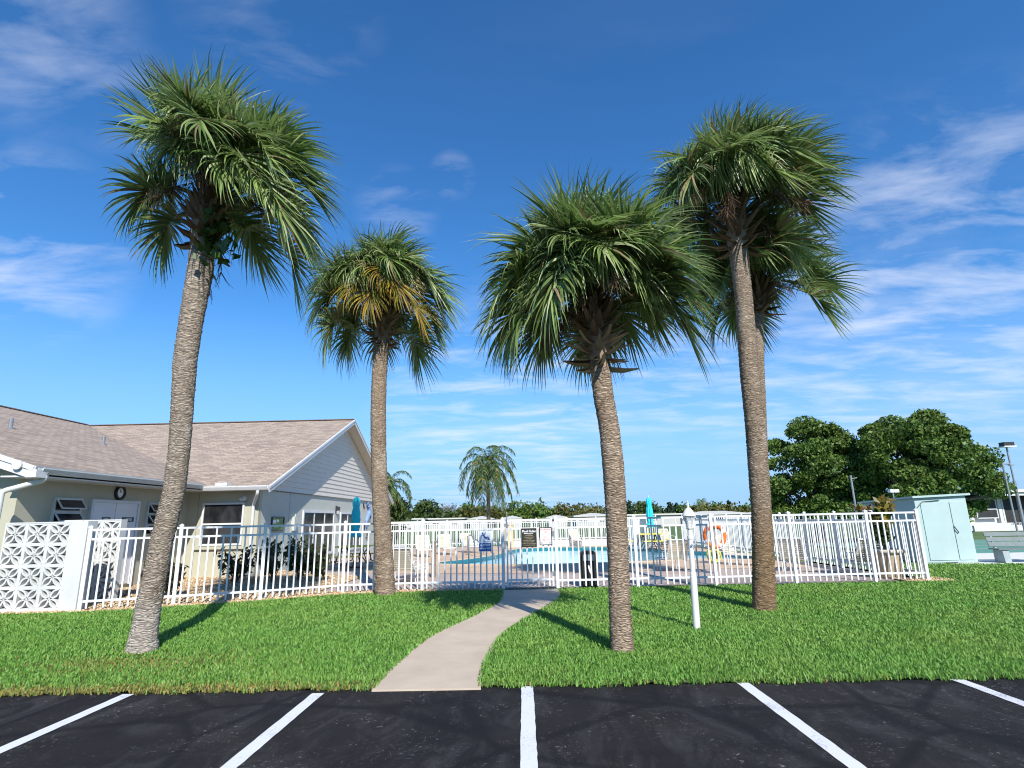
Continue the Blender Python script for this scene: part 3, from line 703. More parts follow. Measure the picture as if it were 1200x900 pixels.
# windows
def window(parent_name, ax, o, u, wv, hv, rows, cols, depth=.05, pm=GLASS, fr=.055, frm=TRIM, awn=False):
    """o lower left corner, u unit along the wall, outward normal ax"""
    o = Vector(o); u = Vector(u); ax = Vector(ax); zv = Vector((0, 0, 1)); mb = MB()
    def rect(a0, a1, z0, z1, d0, d1, m=0, t=mb):
        ps = [o + u * a + zv * z + ax * d for d in (d0, d1) for (a, z) in ((a0, z0), (a1, z0), (a1, z1), (a0, z1))]
        n = len(t.v); t.v += [tuple(p) for p in ps]
        for q in ((0, 3, 2, 1), (4, 5, 6, 7), (0, 1, 5, 4), (1, 2, 6, 5), (2, 3, 7, 6), (3, 0, 4, 7)): t.f.append(tuple(n + i for i in q)); t.m.append(m)
    rect(0, fr, 0, hv, .0, depth); rect(wv - fr, wv, 0, hv, 0, depth); rect(fr, wv - fr, 0, fr, 0, depth); rect(fr, wv - fr, hv - fr, hv, 0, depth)
    for r in range(1, rows): rect(fr, wv - fr, hv * r / rows - fr * .45, hv * r / rows + fr * .45, 0, depth - .008)
    for c in range(1, cols):
        a = wv * c / cols; rect(a - fr * .45, a + fr * .45, fr + .002, hv - fr - .002, 0, depth - .016)
    f = hb(mb, 'window', frm)
    g = MB(); rect(fr * .8, wv - fr * .8, fr * .8, hv - fr * .8, .004, .016, 0, g); go = g.build('pane', pm, f)
    if awn:
        m2 = MB()
        for r in range(rows):
            z0 = hv * r / rows + fr; z1 = hv * (r + 1) / rows - fr * .6; tilt = .16
            top = [o + u * a + zv * z1 + ax * (depth + .01) for a in (fr, wv - fr)]; bot = [o + u * a + zv * (z0 + .02) + ax * (depth + tilt) for a in (fr, wv - fr)]
            for a_, b_ in ((top[0], bot[0]), (top[1], bot[1]), (bot[0], bot[1]), (top[0], top[1])): m2.bar(a_, b_, .03, .025, 0)
            m2.face([top[0], top[1], bot[1], bot[0]], 1)
        m2.build('awning_sash', [frm, pm], f)
    return f
window('', (0, -1, 0), (-10.28, WY, .97), (1, 0, 0), 1.36, 1.33, 2, 1, fr=.06)
mb = MB(); mb.bx(-10.4, -8.82, WY - .09, WY, .86, .95); hb(mb, 'window_sill', STUCCO)
window('', (1, 0, 0), (LX, 13.05, 1.35), (0, 1, 0), .85, .95, 3, 1, awn=True, frm=GUTTER)
window('', (1, 0, 0), (LX, 16.4, 1.35), (0, 1, 0), .75, .92, 3, 1, awn=True, frm=GUTTER)
window('', (1, 0, 0), (HX, 22.15, .30), (0, 1, 0), 3.7, 1.80, 1, 3, fr=.09)
window('', (1, 0, 0), (HX, 26.75, .30), (0, 1, 0), 3.4, 1.78, 1, 3, fr=.09)
# double doors
for (ya, yb, txt) in ((14.28, 15.08, 'MEN'), (15.10, 15.95, 'LADIES')):
    mb = MB(); mb.bx(LX, LX + .045, ya, yb, .12, 2.22); d = hb(mb, 'door', DOORM, bevel=.004)
    ym = (ya + yb) / 2 + (.1 if txt == 'MEN' else .08)
    wd = .30 if txt == 'MEN' else .46
    mb = MB(); mb.bx(LX + .045, LX + .055, ym - wd / 2, ym + wd / 2, 1.74, 1.86, 0); mb.text(txt, (LX + .058, ym, 1.80), .10, (0, 1, 0), (0, 0, 1), 1)
    mb.build('sign_plate', [SIGNK, SIGNW], d)
mb = MB(); mb.bx(LX, LX + .07, 14.20, 14.28, .1, 2.30); mb.bx(LX, LX + .07, 15.95, 16.03, .1, 2.30); mb.bx(LX, LX + .07, 14.28, 15.95, 2.22, 2.30); hb(mb, 'door_frame', TRIM)
# roof vents
for (x_, y_, z_) in ((-15.14, 16.31, 4.50), (-15.2, 20.2, 4.52)):
    mb = MB(); mb.tube([(x_, y_, z_), (x_, y_, z_ + .32)], .055, 10); mb.tube([(x_, y_, z_), (x_, y_, z_ + .06)], [.13, .07], 10); hb(mb, 'vent_pipe', GREYMET)
# floodlight under the eave, wall lantern, meter box
mb = MB(); mb.tube([(-8.95, WY, 2.44), (-8.95, WY - .06, 2.44)], .06, 12); mb.tube([(-8.95, WY - .06, 2.44), (-9.0, WY - .16, 2.38)], [.02, .065], 12); mb.tube([(-8.95, WY - .06, 2.44), (-8.88, WY - .16, 2.40)], [.02, .06], 12)
hb(mb, 'floodlight', TRIM)
mb = MB(); mb.bx(HX, HX + .05, 26.05, 26.25, 2.02, 2.34, 0); mb.bx(HX + .05, HX + .16, 26.07, 26.23, 2.14, 2.30, 0); mb.bx(HX + .05, HX + .14, 26.09, 26.21, 2.0, 2.14, 1); hb(mb, 'wall_lantern', [DKMETAL, LGLASS])
mb = MB(); mb.bx(HX, HX + .09, 21.2, 21.5, 1.35, 1.85); mb.tube([(HX + .04, 21.05, .1), (HX + .04, 21.05, 1.7)], .02, 6); mb.tube([(HX + .04, 21.35, 1.85), (HX + .04, 21.35, 1.95)], .02, 6); hb(mb, 'meter_box', plain('meter_grey', (.50, .52, .50), .5))
# things hung on the walls
t = thing('wall_clock', (LX, 15.2, 2.50), 'round wall clock with white face and thick black rim above the double doors', 'clock')
mb = MB(); mb.torus((.03, 0, 0), .165, .165, .042, (0, 1, 0), (0, 0, 1), 28, 8); mb.build('rim', BLACK, t, True)
mb = MB(); mb.bar((.034, 0, 0), (.034, .045, .05), .012, .004); mb.build('hour_hand', BLACK, t)
mb = MB(); mb.bar((.036, 0, 0), (.036, -.02, .10), .009, .004); mb.build('minute_hand', BLACK, t)
mb = MB(); mb.tube([(0.002, 0, 0), (.03, 0, 0)], .15, 24, 1)
for h in range(12): mb.bar((.033, .115 * math.sin(h * math.pi / 6), .115 * math.cos(h * math.pi / 6)), (.033, .135 * math.sin(h * math.pi / 6), .135 * math.cos(h * math.pi / 6)), .008, .003)
mb.build('dial', [BLACK, SIGNW], t)
t = thing('notice_board', (HX, 19.9, 1.6), 'green framed notice board with photos on the pale clubhouse wall', 'notice board')
mb = MB(); mb.bx(.0, .05, -.50, .50, -.24, -.20); mb.bx(.0, .05, -.50, .50, .20, .24); mb.bx(0, .05, -.50, -.46, -.20, .20); mb.bx(0, .05, .46, .50, -.20, .20); mb.build('frame', DKMETAL, t)
mb = MB(); mb.bx(.002, .02, -.46, .46, -.20, .20, 0); mb.bx(.02, .024, -.38, -.16, .02, .14, 1); mb.bx(.02, .024, -.10, .08, .06, .15, 1); mb.bx(.02, .024, -.3, .1, -.14, -.04, 2); mb.build('panel', [BOARDG, SIGNW, plain('board_light', (.32, .40, .12), .6, .3)], t)
t = thing('wall_art', (HX, 31.4, 1.75), 'blue metal seahorse cut-out hung on the far end of the clubhouse wall', 'wall art')
mb = MB(); pts = []
for i in range(26):
    q = i / 25; a = q * 6.2
    pts.append((.05, .26 * math.sin(a * 1.02) * (1 - .25 * q), .72 - 1.25 * q))
mb.tube(pts, [.05 + .09 * math.sin(math.pi * min(1, i / 18)) * (1 if i < 18 else .6) for i in range(26)], 8)
mb.tube([(.05, .0, .72), (.05, -.10, .82), (.05, -.30, .74)], [.11, .09, .03], 8); mb.tube([(.05, .05, .8), (.05, .10, .95)], [.04, .01], 6)
for q in range(5): mb.bar((.05, .22, .45 - q * .1), (.05, .38, .5 - q * .1), .02, .03)
mb.build('seahorse', ARTB, t, True)
for (a, b) in (((-.9, .82), (-.7, .55)), ((.55, .25), (.75, .12)), ((.55, .25), (.62, .05)), ((-.55, -.2), (-.5, -.55)), ((-.1, -.95), (.3, -.98)), ((.1, -.62), (.1, -.9))): mb = MB(); mb.bar((.04, a[0], a[1]), (.04, b[0], b[1]), .06, .03); mb.build('seaweed', DKMETAL, t)

# ------------------------------------------------------------------ breeze block screens
def breeze(name, loc, cols, rows, bw, bh, pil_l, pil_r, label):
    t = thing(name, loc, label, 'screen wall', 'white breeze block screens by the clubhouse'); mb = MB(); dp = .10
    X0 = 0
    for c in range(cols):
        for r in range(rows):
            cx_, cz = X0 + (c + .5) * bw, .05 + (r + .5) * bh; f = .032
            for s_ in (-1, 1):
                mb.bx(cx_ + s_ * (bw / 2 - f / 2) - f / 2, cx_ + s_ * (bw / 2 - f / 2) + f / 2, -dp, dp, cz - bh / 2, cz + bh / 2)
                zc_ = cz + s_ * (bh / 2 - f / 2); mb.bx(cx_ - bw / 2 + f, cx_ + bw / 2 - f, -dp + .001, dp - .001, zc_ - f / 2, zc_ + f / 2)
            for sx in (-1, 1):
                for sz in (-1, 1):
                    d = Vector((sx * (bw / 2 - f), 0, sz * (bh / 2 - f))); e = Vector((-d.z, 0, d.x)).normalized()
                    for sd_ in (-1, 1):
                        prev = None
                        for i in range(8):
                            q = .06 + .94 * i / 7; p = Vector((cx_, 0, cz)) + d * q + e * sd_ * (.004 + .052 * math.sin(math.pi * min(1, (q - .04) / .97)))
                            if prev is not None: mb.bar(prev, p, .034, dp * 2 - .004, 0, upv=(0, 1, 0))
                            prev = p
            mb.box((cx_, 0, cz), (.05, dp * 2 - .01, .05), 0, rot=Matrix.Rotation(R(45), 3, 'Y'))
    mb.build('lattice', WHITEP, t)
    mb = MB(); W_ = cols * bw; H_ = rows * bh + .06
    if pil_r: mb.bx(W_ + .001, W_ + pil_r, -.14, .14, 0, H_ + .02)
    if pil_l: mb.bx(-pil_l, -.001, -.14, .14, 0, H_ + .02)
    if mb.v: mb.build('pillar', WHITEP, t, bevel=.006)
    mb = MB(); mb.bx(0, W_, -.105, .105, 0, .05); mb.bx(0, W_, -.105, .105, rows * bh + .05, rows * bh + .075); mb.build('course', WHITEP, t)
    return t
breeze('breeze_block_wall', (-10.52, 11.74, 0), 3, 4, .455, .415, 0, .36, 'white breeze block screen with solid end pillar between downspout and fence')
breeze('breeze_block_wall', (-9.92, 13.05, 0), 2, 4, .43, .425, .5, 0, 'shaded white breeze block screen standing behind the fence, before the double doors')
# shrubs by the house
def shrub(x, y, h, wd, label, m, nl=420, seed=0, spiky=False, group='shrubs along the clubhouse wall'):
    t = thing('shrub', (x, y, 0), label, 'shrub', group); r_ = np.random.RandomState(seed); rr = random.Random(seed)
    mb = MB(); tips = []
    for i in range(11):
        a = rr.uniform(0, 6.28); d = rr.uniform(.2, 1) * wd / 2; p = Vector((math.cos(a) * d, math.sin(a) * d, h * rr.uniform(.55, 1.0)))
        mb.tube([(0, 0, 0), p * .5 + Vector((0, 0, .08)), p], [.014, .01, .004], 5); tips.append(p)
    mb.build('stem', BARK, t)
    tp = np.array([tuple(p) for p in tips]); n = nl; k = r_.randint(0, len(tp), n); q = r_.uniform(.35, 1.05, n)[:, None]
    c = tp[k] * q + r_.normal(0, .06, (n, 3)) * np.array([wd, wd, .8]); c[:, 2] = np.maximum(c[:, 2], .05)
    leafquads('foliage', c, r_, .05, .10, m, t)
def leafquads(name, c, r_, smin, smax, m, parent, up=.3, aspect=.5):
    n = len(c); d = r_.normal(0, 1, (n, 3)); d[:, 2] += up; d /= np.linalg.norm(d, axis=1)[:, None]
    e = np.cross(d, r_.normal(0, 1, (n, 3))); e /= np.linalg.norm(e, axis=1)[:, None] + 1e-9
    s = r_.uniform(smin, smax, n)[:, None]; f = np.cross(d, e)
    v = np.stack([c - d * s, c + e * s * aspect + f * s * .12, c + d * s, c - e * s * aspect + f * s * .12], 1)
    return npmesh(name, v.reshape(-1, 3), np.arange(n * 4).reshape(-1, 4), m, parent=parent)
for i, (x_, y_, h_, w_, lab) in enumerate([
        (-9.5, 15.1, .85, .7, 'dark red leaved shrub at the foot of the shaded wall beside the breeze block screen'),
        (-8.25, 13.75, .75, .8, 'reddish shrub half hidden behind the foot of the leftmost palm'),
        (-8.1, 16.6, .95, 1.1, 'sparse dark shrub under the white sash window, left of its downspout'),
        (-7.0, 16.4, 1.15, 1.2, 'tall dark shrub just right of the downspout behind the fence'),
        (-6.45, 16.9, 1.25, 1.2, 'bushy dark green shrub in front of the notice board wall'),
        (-5.75, 16.4, 1.0, .8, 'dark shrub nearest the yellow picnic table by the clubhouse')]):
    shrub(x_, y_, h_, w_, lab, SHRUB_R if i < 3 else foliage('shrub_leaf', [(.035, .065, .022), (.07, .11, .03), (.10, .07, .04)], .45, .25, .4), 420 if i < 3 else 620, i + 3)

# ------------------------------------------------------------------ cabbage palms
def trunk(name, rows, Y, mat, parent, seed, base=None, seg=44, flare=1.0):
    """rows: (left px, right px, y px) from the foot up, at frontal distance Y"""
    rs_ = np.random.RandomState(seed); cs = []; rr = []
    for i, (l, r, y) in enumerate(rows):
        c = at((l + r) / 2, y, Y); a = at(l, y, Y); b = at(r, y, Y); cs.append(np.array(c)); rr.append((b - a).length / 2 * .93 / math.sqrt(1 + (c.x / Y) ** 2))
    cs[0][2] = -.02
    h = np.array([c[2] for c in cs]); H = np.arange(-.02, h[-1], .0125)
    X = np.interp(H, h, [c[0] for c in cs]); YY = np.interp(H, h, [c[1] for c in cs]); RR = np.interp(H, h, rr)
    k = 25; ker = np.hanning(k); ker /= ker.sum()
    def sm(a): return np.convolve(np.pad(a, k // 2, mode='edge'), ker, 'valid')
    X, RR = sm(X), sm(RR)
    n = len(H); th = np.linspace(0, 2 * np.pi, seg, endpoint=False)
    # ragged fibrous rows: cells of bark standing proud by different amounts
    rowh = 2.6; nr = int(n // rowh) + 2; cell = rs_.uniform(-1, 1, (nr, seg // 2 + 1)); ring = rs_.uniform(-.6, .6, nr)
    ii = np.arange(n)[:, None]; jj = np.arange(seg)[None]
    wob = (rs_.uniform(0, 1.6, seg)[None] + ii) / rowh
    ri = wob.astype(int) % nr; cj = ((jj + ri * 3) // 4) % (seg // 2 + 1)
    disp = .022 * cell[ri, cj] + .016 * ring[ri] - .035 * ((wob - wob.astype(int)) < .26) + rs_.normal(0, .006, (n, seg))
    rad = RR[:, None] * (1 + disp * 1.15)
    v = np.stack([X[:, None] + rad * np.cos(th), YY[:, None] + rad * np.sin(th), H[:, None] + np.zeros((1, seg))], 2).reshape(-1, 3)
    q = []
    i0 = (np.arange(n - 1)[:, None] * seg + np.arange(seg)[None]); i1 = (np.arange(n - 1)[:, None] * seg + (np.arange(seg)[None] + 1) % seg)
    q = np.stack([i0, i1, i1 + seg, i0 + seg], 2).reshape(-1, 4)
    org = np.array(parent.location); o = npmesh(name, v - org, q, mat, parent=parent, smooth=False)
    me = o.data; uvl = me.uv_layers.new(name='UVMap'); vi = np.zeros(len(me.loops), np.int32); me.loops.foreach_get('vertex_index', vi)
    u = (vi % seg) / seg * 2 * np.pi * float(np.mean(RR)); vv = H[vi // seg]
    first = vi.reshape(-1, 4); wrap = (first[:, 1] % seg) == 0
    uu = u.reshape(-1, 4); uu[wrap, 1] = 2 * np.pi * float(np.mean(RR)); uu[wrap, 2] = 2 * np.pi * float(np.mean(RR))
    uvl.data.foreach_set('uv', np.stack([uu.ravel(), vv], 1).astype(np.float32).ravel())
    return Vector(cs[-1]), rr[-1]

class Strip:
    def __init__(s): s.v = []; s.q = []; s.m = []
    def strip(s, pts, nrm, widths, m, tw=0.0):
        n0 = len(s.v); k = len(pts)
        for i, p in enumerate(pts):
            d = (pts[min(i + 1, k - 1)] - pts[max(i - 1, 0)])
            if d.length < 1e-9: d = Vector((0, 0, -1))
            d.normalize(); sd_ = d.cross(nrm)
            if sd_.length < 1e-3: sd_ = d.cross(Vector((1, .3, .2)))
            sd_.normalize(); nn = sd_.cross(d); sd_ = sd_ * math.cos(tw) + nn * math.sin(tw)
            s.v.append(p + sd_ * widths[i] * .5); s.v.append(p - sd_ * widths[i] * .5)
        for i in range(k - 1):
            a = n0 + i * 2; s.q.append((a, a + 1, a + 3, a + 2)); s.m.append(m)
    def build(s, name, mats, parent):
        org = parent.location
        return npmesh(name, np.array([tuple(p - org) for p in s.v]), np.array(s.q), mats, np.array(s.m), parent=parent)

G_ = Vector((0, 0, -1))
def fan_leaf(st, H, d, size, rng, mid, droop=1.0, nseg=72, wind=Vector((.12, .03, 0)), spread=124, dry=0.0, w0=.043, vlift=.34):
    """costapalmate blade: costa arching down, folded segments radiating and hanging at their tips"""
    d = d.normalized(); up = Vector((0, 0, 1))
    side = d.cross(up)
    if side.length < .05: side = Vector((rng.uniform(-1, 1), rng.uniform(-1, 1), 0))
    side.normalize(); side = (side + up * rng.uniform(-.45, .45)).normalized(); nrm = side.cross(d).normalized()
    Lc = size * .42; pts = []; dirs = []; p = H.copy(); dd = d.copy(); K = 8
    for i in range(K + 1):
        pts.append(p.copy()); dirs.append(dd.copy()); p = p + dd * (Lc / K); dd = (dd + G_ * .235 * droop + wind * .06).normalized()
    for i in range(nseg):
        s = -1 + 2 * i / (nseg - 1); s += rng.uniform(-.012, .012)
        ph = R(spread) * (abs(s) ** .92) * (1 if s > 0 else -1); t = max(0., 1 - abs(s) * 1.15) ** .85; x = t * K; i0 = min(K - 1, int(x))
        o = pts[i0].lerp(pts[i0 + 1], x - i0); dc = dirs[i0]
        sd_ = side; nn = sd_.cross(dc).normalized()
        q = (dc * math.cos(ph) + sd_ * math.sin(ph) + nn * vlift * abs(math.sin(ph)) ).normalized()
        Ls = size * (.92 - .34 * abs(s) ** 1.5) * rng.uniform(.88, 1.08); K2 = 6; pp = [o]; q2 = q.copy(); stiff = rng.uniform(.75, 1.3)
        for j in range(K2):
            pp.append(pp[-1] + q2 * (Ls / K2)); f = (j / K2) ** 1.1
            q2 = (q2 + G_ * (.03 + .40 * f) * droop * stiff + wind * (.25 + 1.3 * f) + Vector((rng.uniform(-1, 1), rng.uniform(-1, 1), rng.uniform(-.6, .6))) * .07).normalized()
        wv = w0 * rng.uniform(.8, 1.15)
        m_ = mid if rng.random() > dry else 3
        st.strip(pp, nn, [wv * .6, wv, wv * 1.0, wv * .74, wv * .48, wv * .25, wv * .04], m_, rng.choice((-1, 1)) * rng.uniform(.1, .75))

def sabal(name_label, rows, Y, bark, seed, leaves, boots=34, bootlen=.30, bootgrey=0, stalks=10, heart_up=.30, size=1.0, pet=.75, extra=(), skip=None, yellow=(), wind=Vector((.12, .03, 0)), vine=False, droop=1.0, boot_h=.75, boot_r=1.35, bias=(0, 0, 0), clearfront=True, front=13, old=(-24, 8)):
    foot = at((rows[0][0] + rows[0][1]) / 2, rows[0][2], Y)
    t = thing('palm_tree', (foot.x, foot.y, 0), name_label, 'palm tree', 'tall palms on the lawn')
    rng = random.Random(seed); top, rt = trunk('trunk', rows, Y, bark, t, seed)
    ax = (at((rows[-1][0] + rows[-1][1]) / 2, rows[-1][2], Y) - at((rows[-3][0] + rows[-3][1]) / 2, rows[-3][2], Y)).normalized()
    # core under the leaf bases
    mb = MB(); o = t.location
    core = [(rt * 1.0, -.05), (rt * 1.18, boot_h * .25), (rt * 1.2, boot_h * .7), (rt * .7, boot_h * 1.1), (.03, boot_h * 1.35)]
    mb.tube([top + ax * z - o for r, z in core], [r for r, z in core], 14)
    st = Strip()
    for i in range(boots * 2):
        f = i / (boots * 2 - 1); a = i * 2.39996 + rng.uniform(-.2, .2); z = boot_h * (f ** .9) * 1.02 - .04
        r = rt * (1.02 + .2 * math.sin(math.pi * min(1, f * 1.2)))
        rad = Vector((math.cos(a), math.sin(a), 0)); p = top + ax * z + rad * r * .92
        out_ = boot_r - .55 * f; d = (rad * out_ + Vector((0, 0, 1)) * (.10 + .95 * f if f > .12 else rng.uniform(-.9, .1))).normalized()
        ln = bootlen * rng.uniform(.75, 1.25) * (1.1 - .2 * f); bw = .11 * rng.uniform(.8, 1.25); nr_ = rad.cross(Vector((0, 0, 1))).cross(d)
        m_ = 1 if (f < bootgrey and rng.random() < .8) else 0
        tip = Vector((rng.uniform(-.4, .4), rng.uniform(-.4, .4), .25))
        st.strip([p, p + d * ln * .55, p + d * ln + tip * .06], nr_, [bw, bw * .72, bw * .30], m_, rng.uniform(-.4, .4))
        st.strip([p - d * .02 + Vector((0, 0, -.03)), p + d * ln * .5 + Vector((0, 0, -.035)), p + d * ln + tip * .06], nr_, [bw * .8, bw * .6, bw * .28], m_, rng.uniform(-.4, .4))
    mb.build('trunk_top', BOOT, t, smooth=True)
    st.build('leaf_bases', [BOOT, BOOTG], t)
    # leaves
    st = Strip(); heart = top + ax * boot_h * 1.08; pm = Strip()
    def put(az, el, pl, sz, mi, drp, hz=0.0, dry=0.0, w0=.043):
        b = heart + ax * hz + Vector((math.cos(az), math.sin(az), 0)) * rt * .8
        d = Vector((math.cos(az) * math.cos(el), math.sin(az) * math.cos(el), math.sin(el))); d = (d + Vector(bias)).normalized()
        e2 = min(R(85), el + R(28)); d0 = Vector((math.cos(az) * math.cos(e2), math.sin(az) * math.cos(e2), math.sin(e2)))
        K = 7; p = b.copy(); pts = [p.copy()]
        for i in range(K):
            q = d0.lerp(d, (i + 1) / K).normalized(); p = p + q * (pl / K) * d.length; pts.append(p.copy())
        dl = (pts[-1] - pts[-2]).normalized(); sd_ = dl.cross(Vector((0, 0, 1)));
        if sd_.length < .05: sd_ = Vector((1, 0, 0))
        sd_.normalize(); nn = sd_.cross(dl)
        w_ = [.060, .042, .034, .030, .028, .026, .025, .024]
        pm.strip(pts, nn, w_, 0, 0); pm.strip(pts, nn, [x * .7 for x in w_], 0, 1.45)
        fan_leaf(st, pts[-1], dl, sz, rng, mi, drp, wind=wind, dry=dry, w0=w0)
    n = leaves
    for i in range(n):
        f = i / (n - 1); az = i * 2.39996 + seed * 1.7 + rng.uniform(-.25, .25)
        el = R((86 - 74 * (f / .84) ** 1.1 if f < .84 else rng.uniform(*old)) + rng.uniform(-9, 9))
        adeg = math.degrees(math.atan2(math.sin(az), math.cos(az)))
        if clearfront and abs(adeg + 90) < 62 and el < R(20): continue
        if skip and skip(math.degrees(math.atan2(math.sin(az), math.cos(az))), math.degrees(el)): continue
        pl = pet * (.55 + .50 * min(1, f * 1.7)) * rng.uniform(.82, 1.18)
        mi = 0 if rng.random() < .68 else 1
        if f < .15: mi = 0
        put(az, el, pl, size * (.80 + .25 * min(1, f * 3)) * rng.uniform(.86, 1.1), mi, droop * (.28 + 1.15 * f) * rng.uniform(.6, 1.3), -boot_h * .45 * f, .02 + .05 * f)
    for k_ in range(front):
        put(R(-90 + (k_ - (front - 1) / 2) * 120 / max(1, front - 1) + rng.uniform(-8, 8)), R(rng.uniform(30, 72)), pet * rng.uniform(.5, .95), size * rng.uniform(.8, 1.0), 0, rng.uniform(1.3, 1.9), rng.uniform(-.05, .22), .02)
    for (az, el, pl, sz, mi, drp, hz, dry) in extra: put(R(az), R(el), pl, sz, mi, drp, hz, dry)
    st.build('crown', [LEAF_G, LEAF_D, LEAF_Y, LEAF_B], t); pm.build('leaf_stalks', [PETI], t)
    # dry flower stalks tangled among the leaves
    st = Strip()
    for i in range(stalks):
        az = rng.uniform(0, 6.28); el = rng.uniform(-.4, 1.2); b = heart + ax * rng.uniform(-.3, .15)
        d = Vector((math.cos(az) * math.cos(el), math.sin(az) * math.cos(el), math.sin(el))); p = b.copy(); pts = [p.copy()]; ln = rng.uniform(.7, 1.35) * size
        for j in range(9):
            p = p + d * ln / 9; d = (d + G_ * .16 + Vector((rng.uniform(-1, 1), rng.uniform(-1, 1), 0)) * .10).normalized(); pts.append(p.copy())
        st.strip(pts, Vector((0, 0, 1)), [.016 - .0012 * j for j in range(10)], 0); st.strip(pts, Vector((1, 0, 0)), [.016 - .0012 * j for j in range(10)], 0)
        for j in range(3, 10):
            for _ in range(8):
                bd = (d + Vector((rng.uniform(-1, 1), rng.uniform(-1, 1), rng.uniform(-1, .6)))).normalized(); q = pts[j].copy(); br = [q.copy()]
                for k in range(4):
                    q = q + bd * rng.uniform(.05, .10) * size; bd = (bd + G_ * .25 + Vector((rng.uniform(-1, 1), rng.uniform(-1, 1), rng.uniform(-1, 1))) * .35).normalized(); br.append(q.copy())
                st.strip(br, Vector((rng.uniform(-1, 1), rng.uniform(-1, 1), .3)), [.011, .010, .009, .007, .005], 0)
    if stalks: st.build('flower_stalks', [BROWNST], t)
    if vine:
        r_ = np.random.RandomState(seed); n_ = 150
        c = np.array(tuple(top + ax * .1)) + np.stack([np.abs(r_.normal(.10, .16, n_)) + .12, r_.normal(-.15, .14, n_), r_.normal(.08, .22, n_)], 1)
        leafquads('vine', c - np.array(tuple(o)), r_, .05, .10, VINE, t, 0.0, .7)
    return t
W_ = Vector((.12, .03, 0))
sabal('tall leaning palm at the left with a pale grey trunk and windswept dark green crown',
      [(143, 189, 767), (148, 187, 750), (152, 188, 735), (158, 192, 705), (165, 197, 678), (175, 206, 630), (189, 219, 576), (196, 225, 524), (199, 229, 473), (201, 233, 422), (209, 241, 371), (217, 252, 320), (221, 254, 291)],
      7.9, TR_GREY, 3, 54, size=1.08, pet=.84, boot_h=1.0, bootlen=.24, boot_r=1.0, bias=(.22, 0, .05), stalks=13, vine=True, droop=.85, wind=Vector((.10, .02, .02)),
      skip=lambda a, e: (abs(a) > 125 and -20 < e < 45) or (abs(a) > 130 and e < 0),
      extra=[(176, 12, .55, 1.0, 0, .9, -.2, .05), (195, 2, .5, .95, 1, 1.0, -.25, .05), (170, -22, .45, .95, 1, 1.2, -.35, .05), (168, 52, 1.0, 1.05, 0, .4, .1, 0), (190, 47, 1.0, 1.0, 1, .4, .1, 0), (150, 55, .9, 1.0, 0, .5, .1, 0), (-35, -8, .8, 1.1, 0, .9, -.2, 0), (-60, 0, .7, 1.0, 0, 1.0, -.2, .0), (0, 22, .9, 1.05, 0, .7, 0, .03), (20, 8, 1.0, 1.05, 1, .8, 0, .03), (10, 48, .9, 1., 0, .6, .1, .0)])
sabal('shortest palm by the fence left of the gate, with golden dying leaves in its crown',
      [(438, 465, 698), (438, 464, 688), (438, 463, 670), (438, 461, 640), (436, 458, 600), (434.5, 454.5, 560), (433.5, 453.5, 520), (433.5, 453, 480), (435, 454, 440), (437.5, 457, 403)],
      13.35, TR_TAN, 8, 56, size=1.22, pet=.92, boot_h=1.1, bootlen=.34, boot_r=1.1, stalks=8, droop=1.15, heart_up=.3,
      extra=[(-95, -5, .55, 1.0, 2, 1.3, -.1, .25), (-60, 5, .7, 1.05, 2, 1.2, 0, .2), (-120, 12, .65, 1.0, 2, 1.2, 0, .2), (-30, -18, .8, 1.0, 2, 1.3, -.2, .3), (-80, 20, .7, 1.0, 2, 1.1, .1, .1), (178, 5, 1.0, 1.1, 1, 1.2, -.1, .05), (195, 12, 1.0, 1.0, 0, 1.2, -.1, .05), (185, -25, .9, 1.0, 1, 1.3, -.2, .2), (2, -22, .9, 1.0, 1, 1.2, -.2, .1)])
sabal('middle palm with dense full crown and ruff of old leaf bases right of the walkway',
      [(714, 745, 768), (714, 744, 758), (712.5, 740.5, 717), (711, 738, 653), (708, 735, 590), (705, 732.5, 548), (701.5, 727.5, 505), (694, 720, 463), (690.5, 716, 428)],
      7.42, TR_TAN, 5, 64, size=1.02, pet=.70, old=(2, 26), boot_h=.96, bootlen=.30, bootgrey=.40, boot_r=1.8, stalks=16, droop=.9, wind=Vector((.06, .02, 0)),
      extra=[(180, 35, .7, .9, 0, .7, 0, 0), (200, 15, .7, .95, 0, .8, 0, 0), (-10, 8, .75, 1.05, 0, .8, 0, 0), (-30, 20, .7, 1.1, 0, .8, 0, 0), (95, 80, .6, .95, 0, .3, .1, 0), (150, 66, .65, .9, 0, .4, .1, 0), (-70, 35, .6, 1.0, 0, .8, .05, 0), (-115, 38, .6, 1.0, 0, .8, .05, 0)])
sabal('tall palm at the right with a brown trunk, the nearer of the overlapping pair',
      [(880, 912, 719), (880, 911, 712), (880, 910, 680), (880, 908, 640), (879, 905.5, 600), (876, 903, 560), (872, 899, 500), (865, 890.5, 430), (860.5, 883.5, 354), (853, 877.5, 293)],
      10.25, TR_BRN, 11, 62, size=1.12, pet=.80, boot_h=1.05, bootlen=.36, boot_r=1.15, stalks=16, droop=.8, wind=Vector((.17, .03, 0)),
      skip=lambda a, e: abs(a) > 120 and e < 5,
      extra=[(0, 25, 1.0, 1.15, 2, .6, 0, .1), (-12, 10, 1.05, 1.15, 0, .6, 0, .02), (8, 2, 1.0, 1.15, 1, .6, -.1, .02), (180, 35, .75, 1.0, 0, 1.0, 0, 0), (205, 45, .75, 1.0, 0, 1.0, 0, 0), (-60, 30, .8, 1.1, 0, .9, 0, 0), (-90, 45, .7, 1.1, 0, .9, 0, 0)])
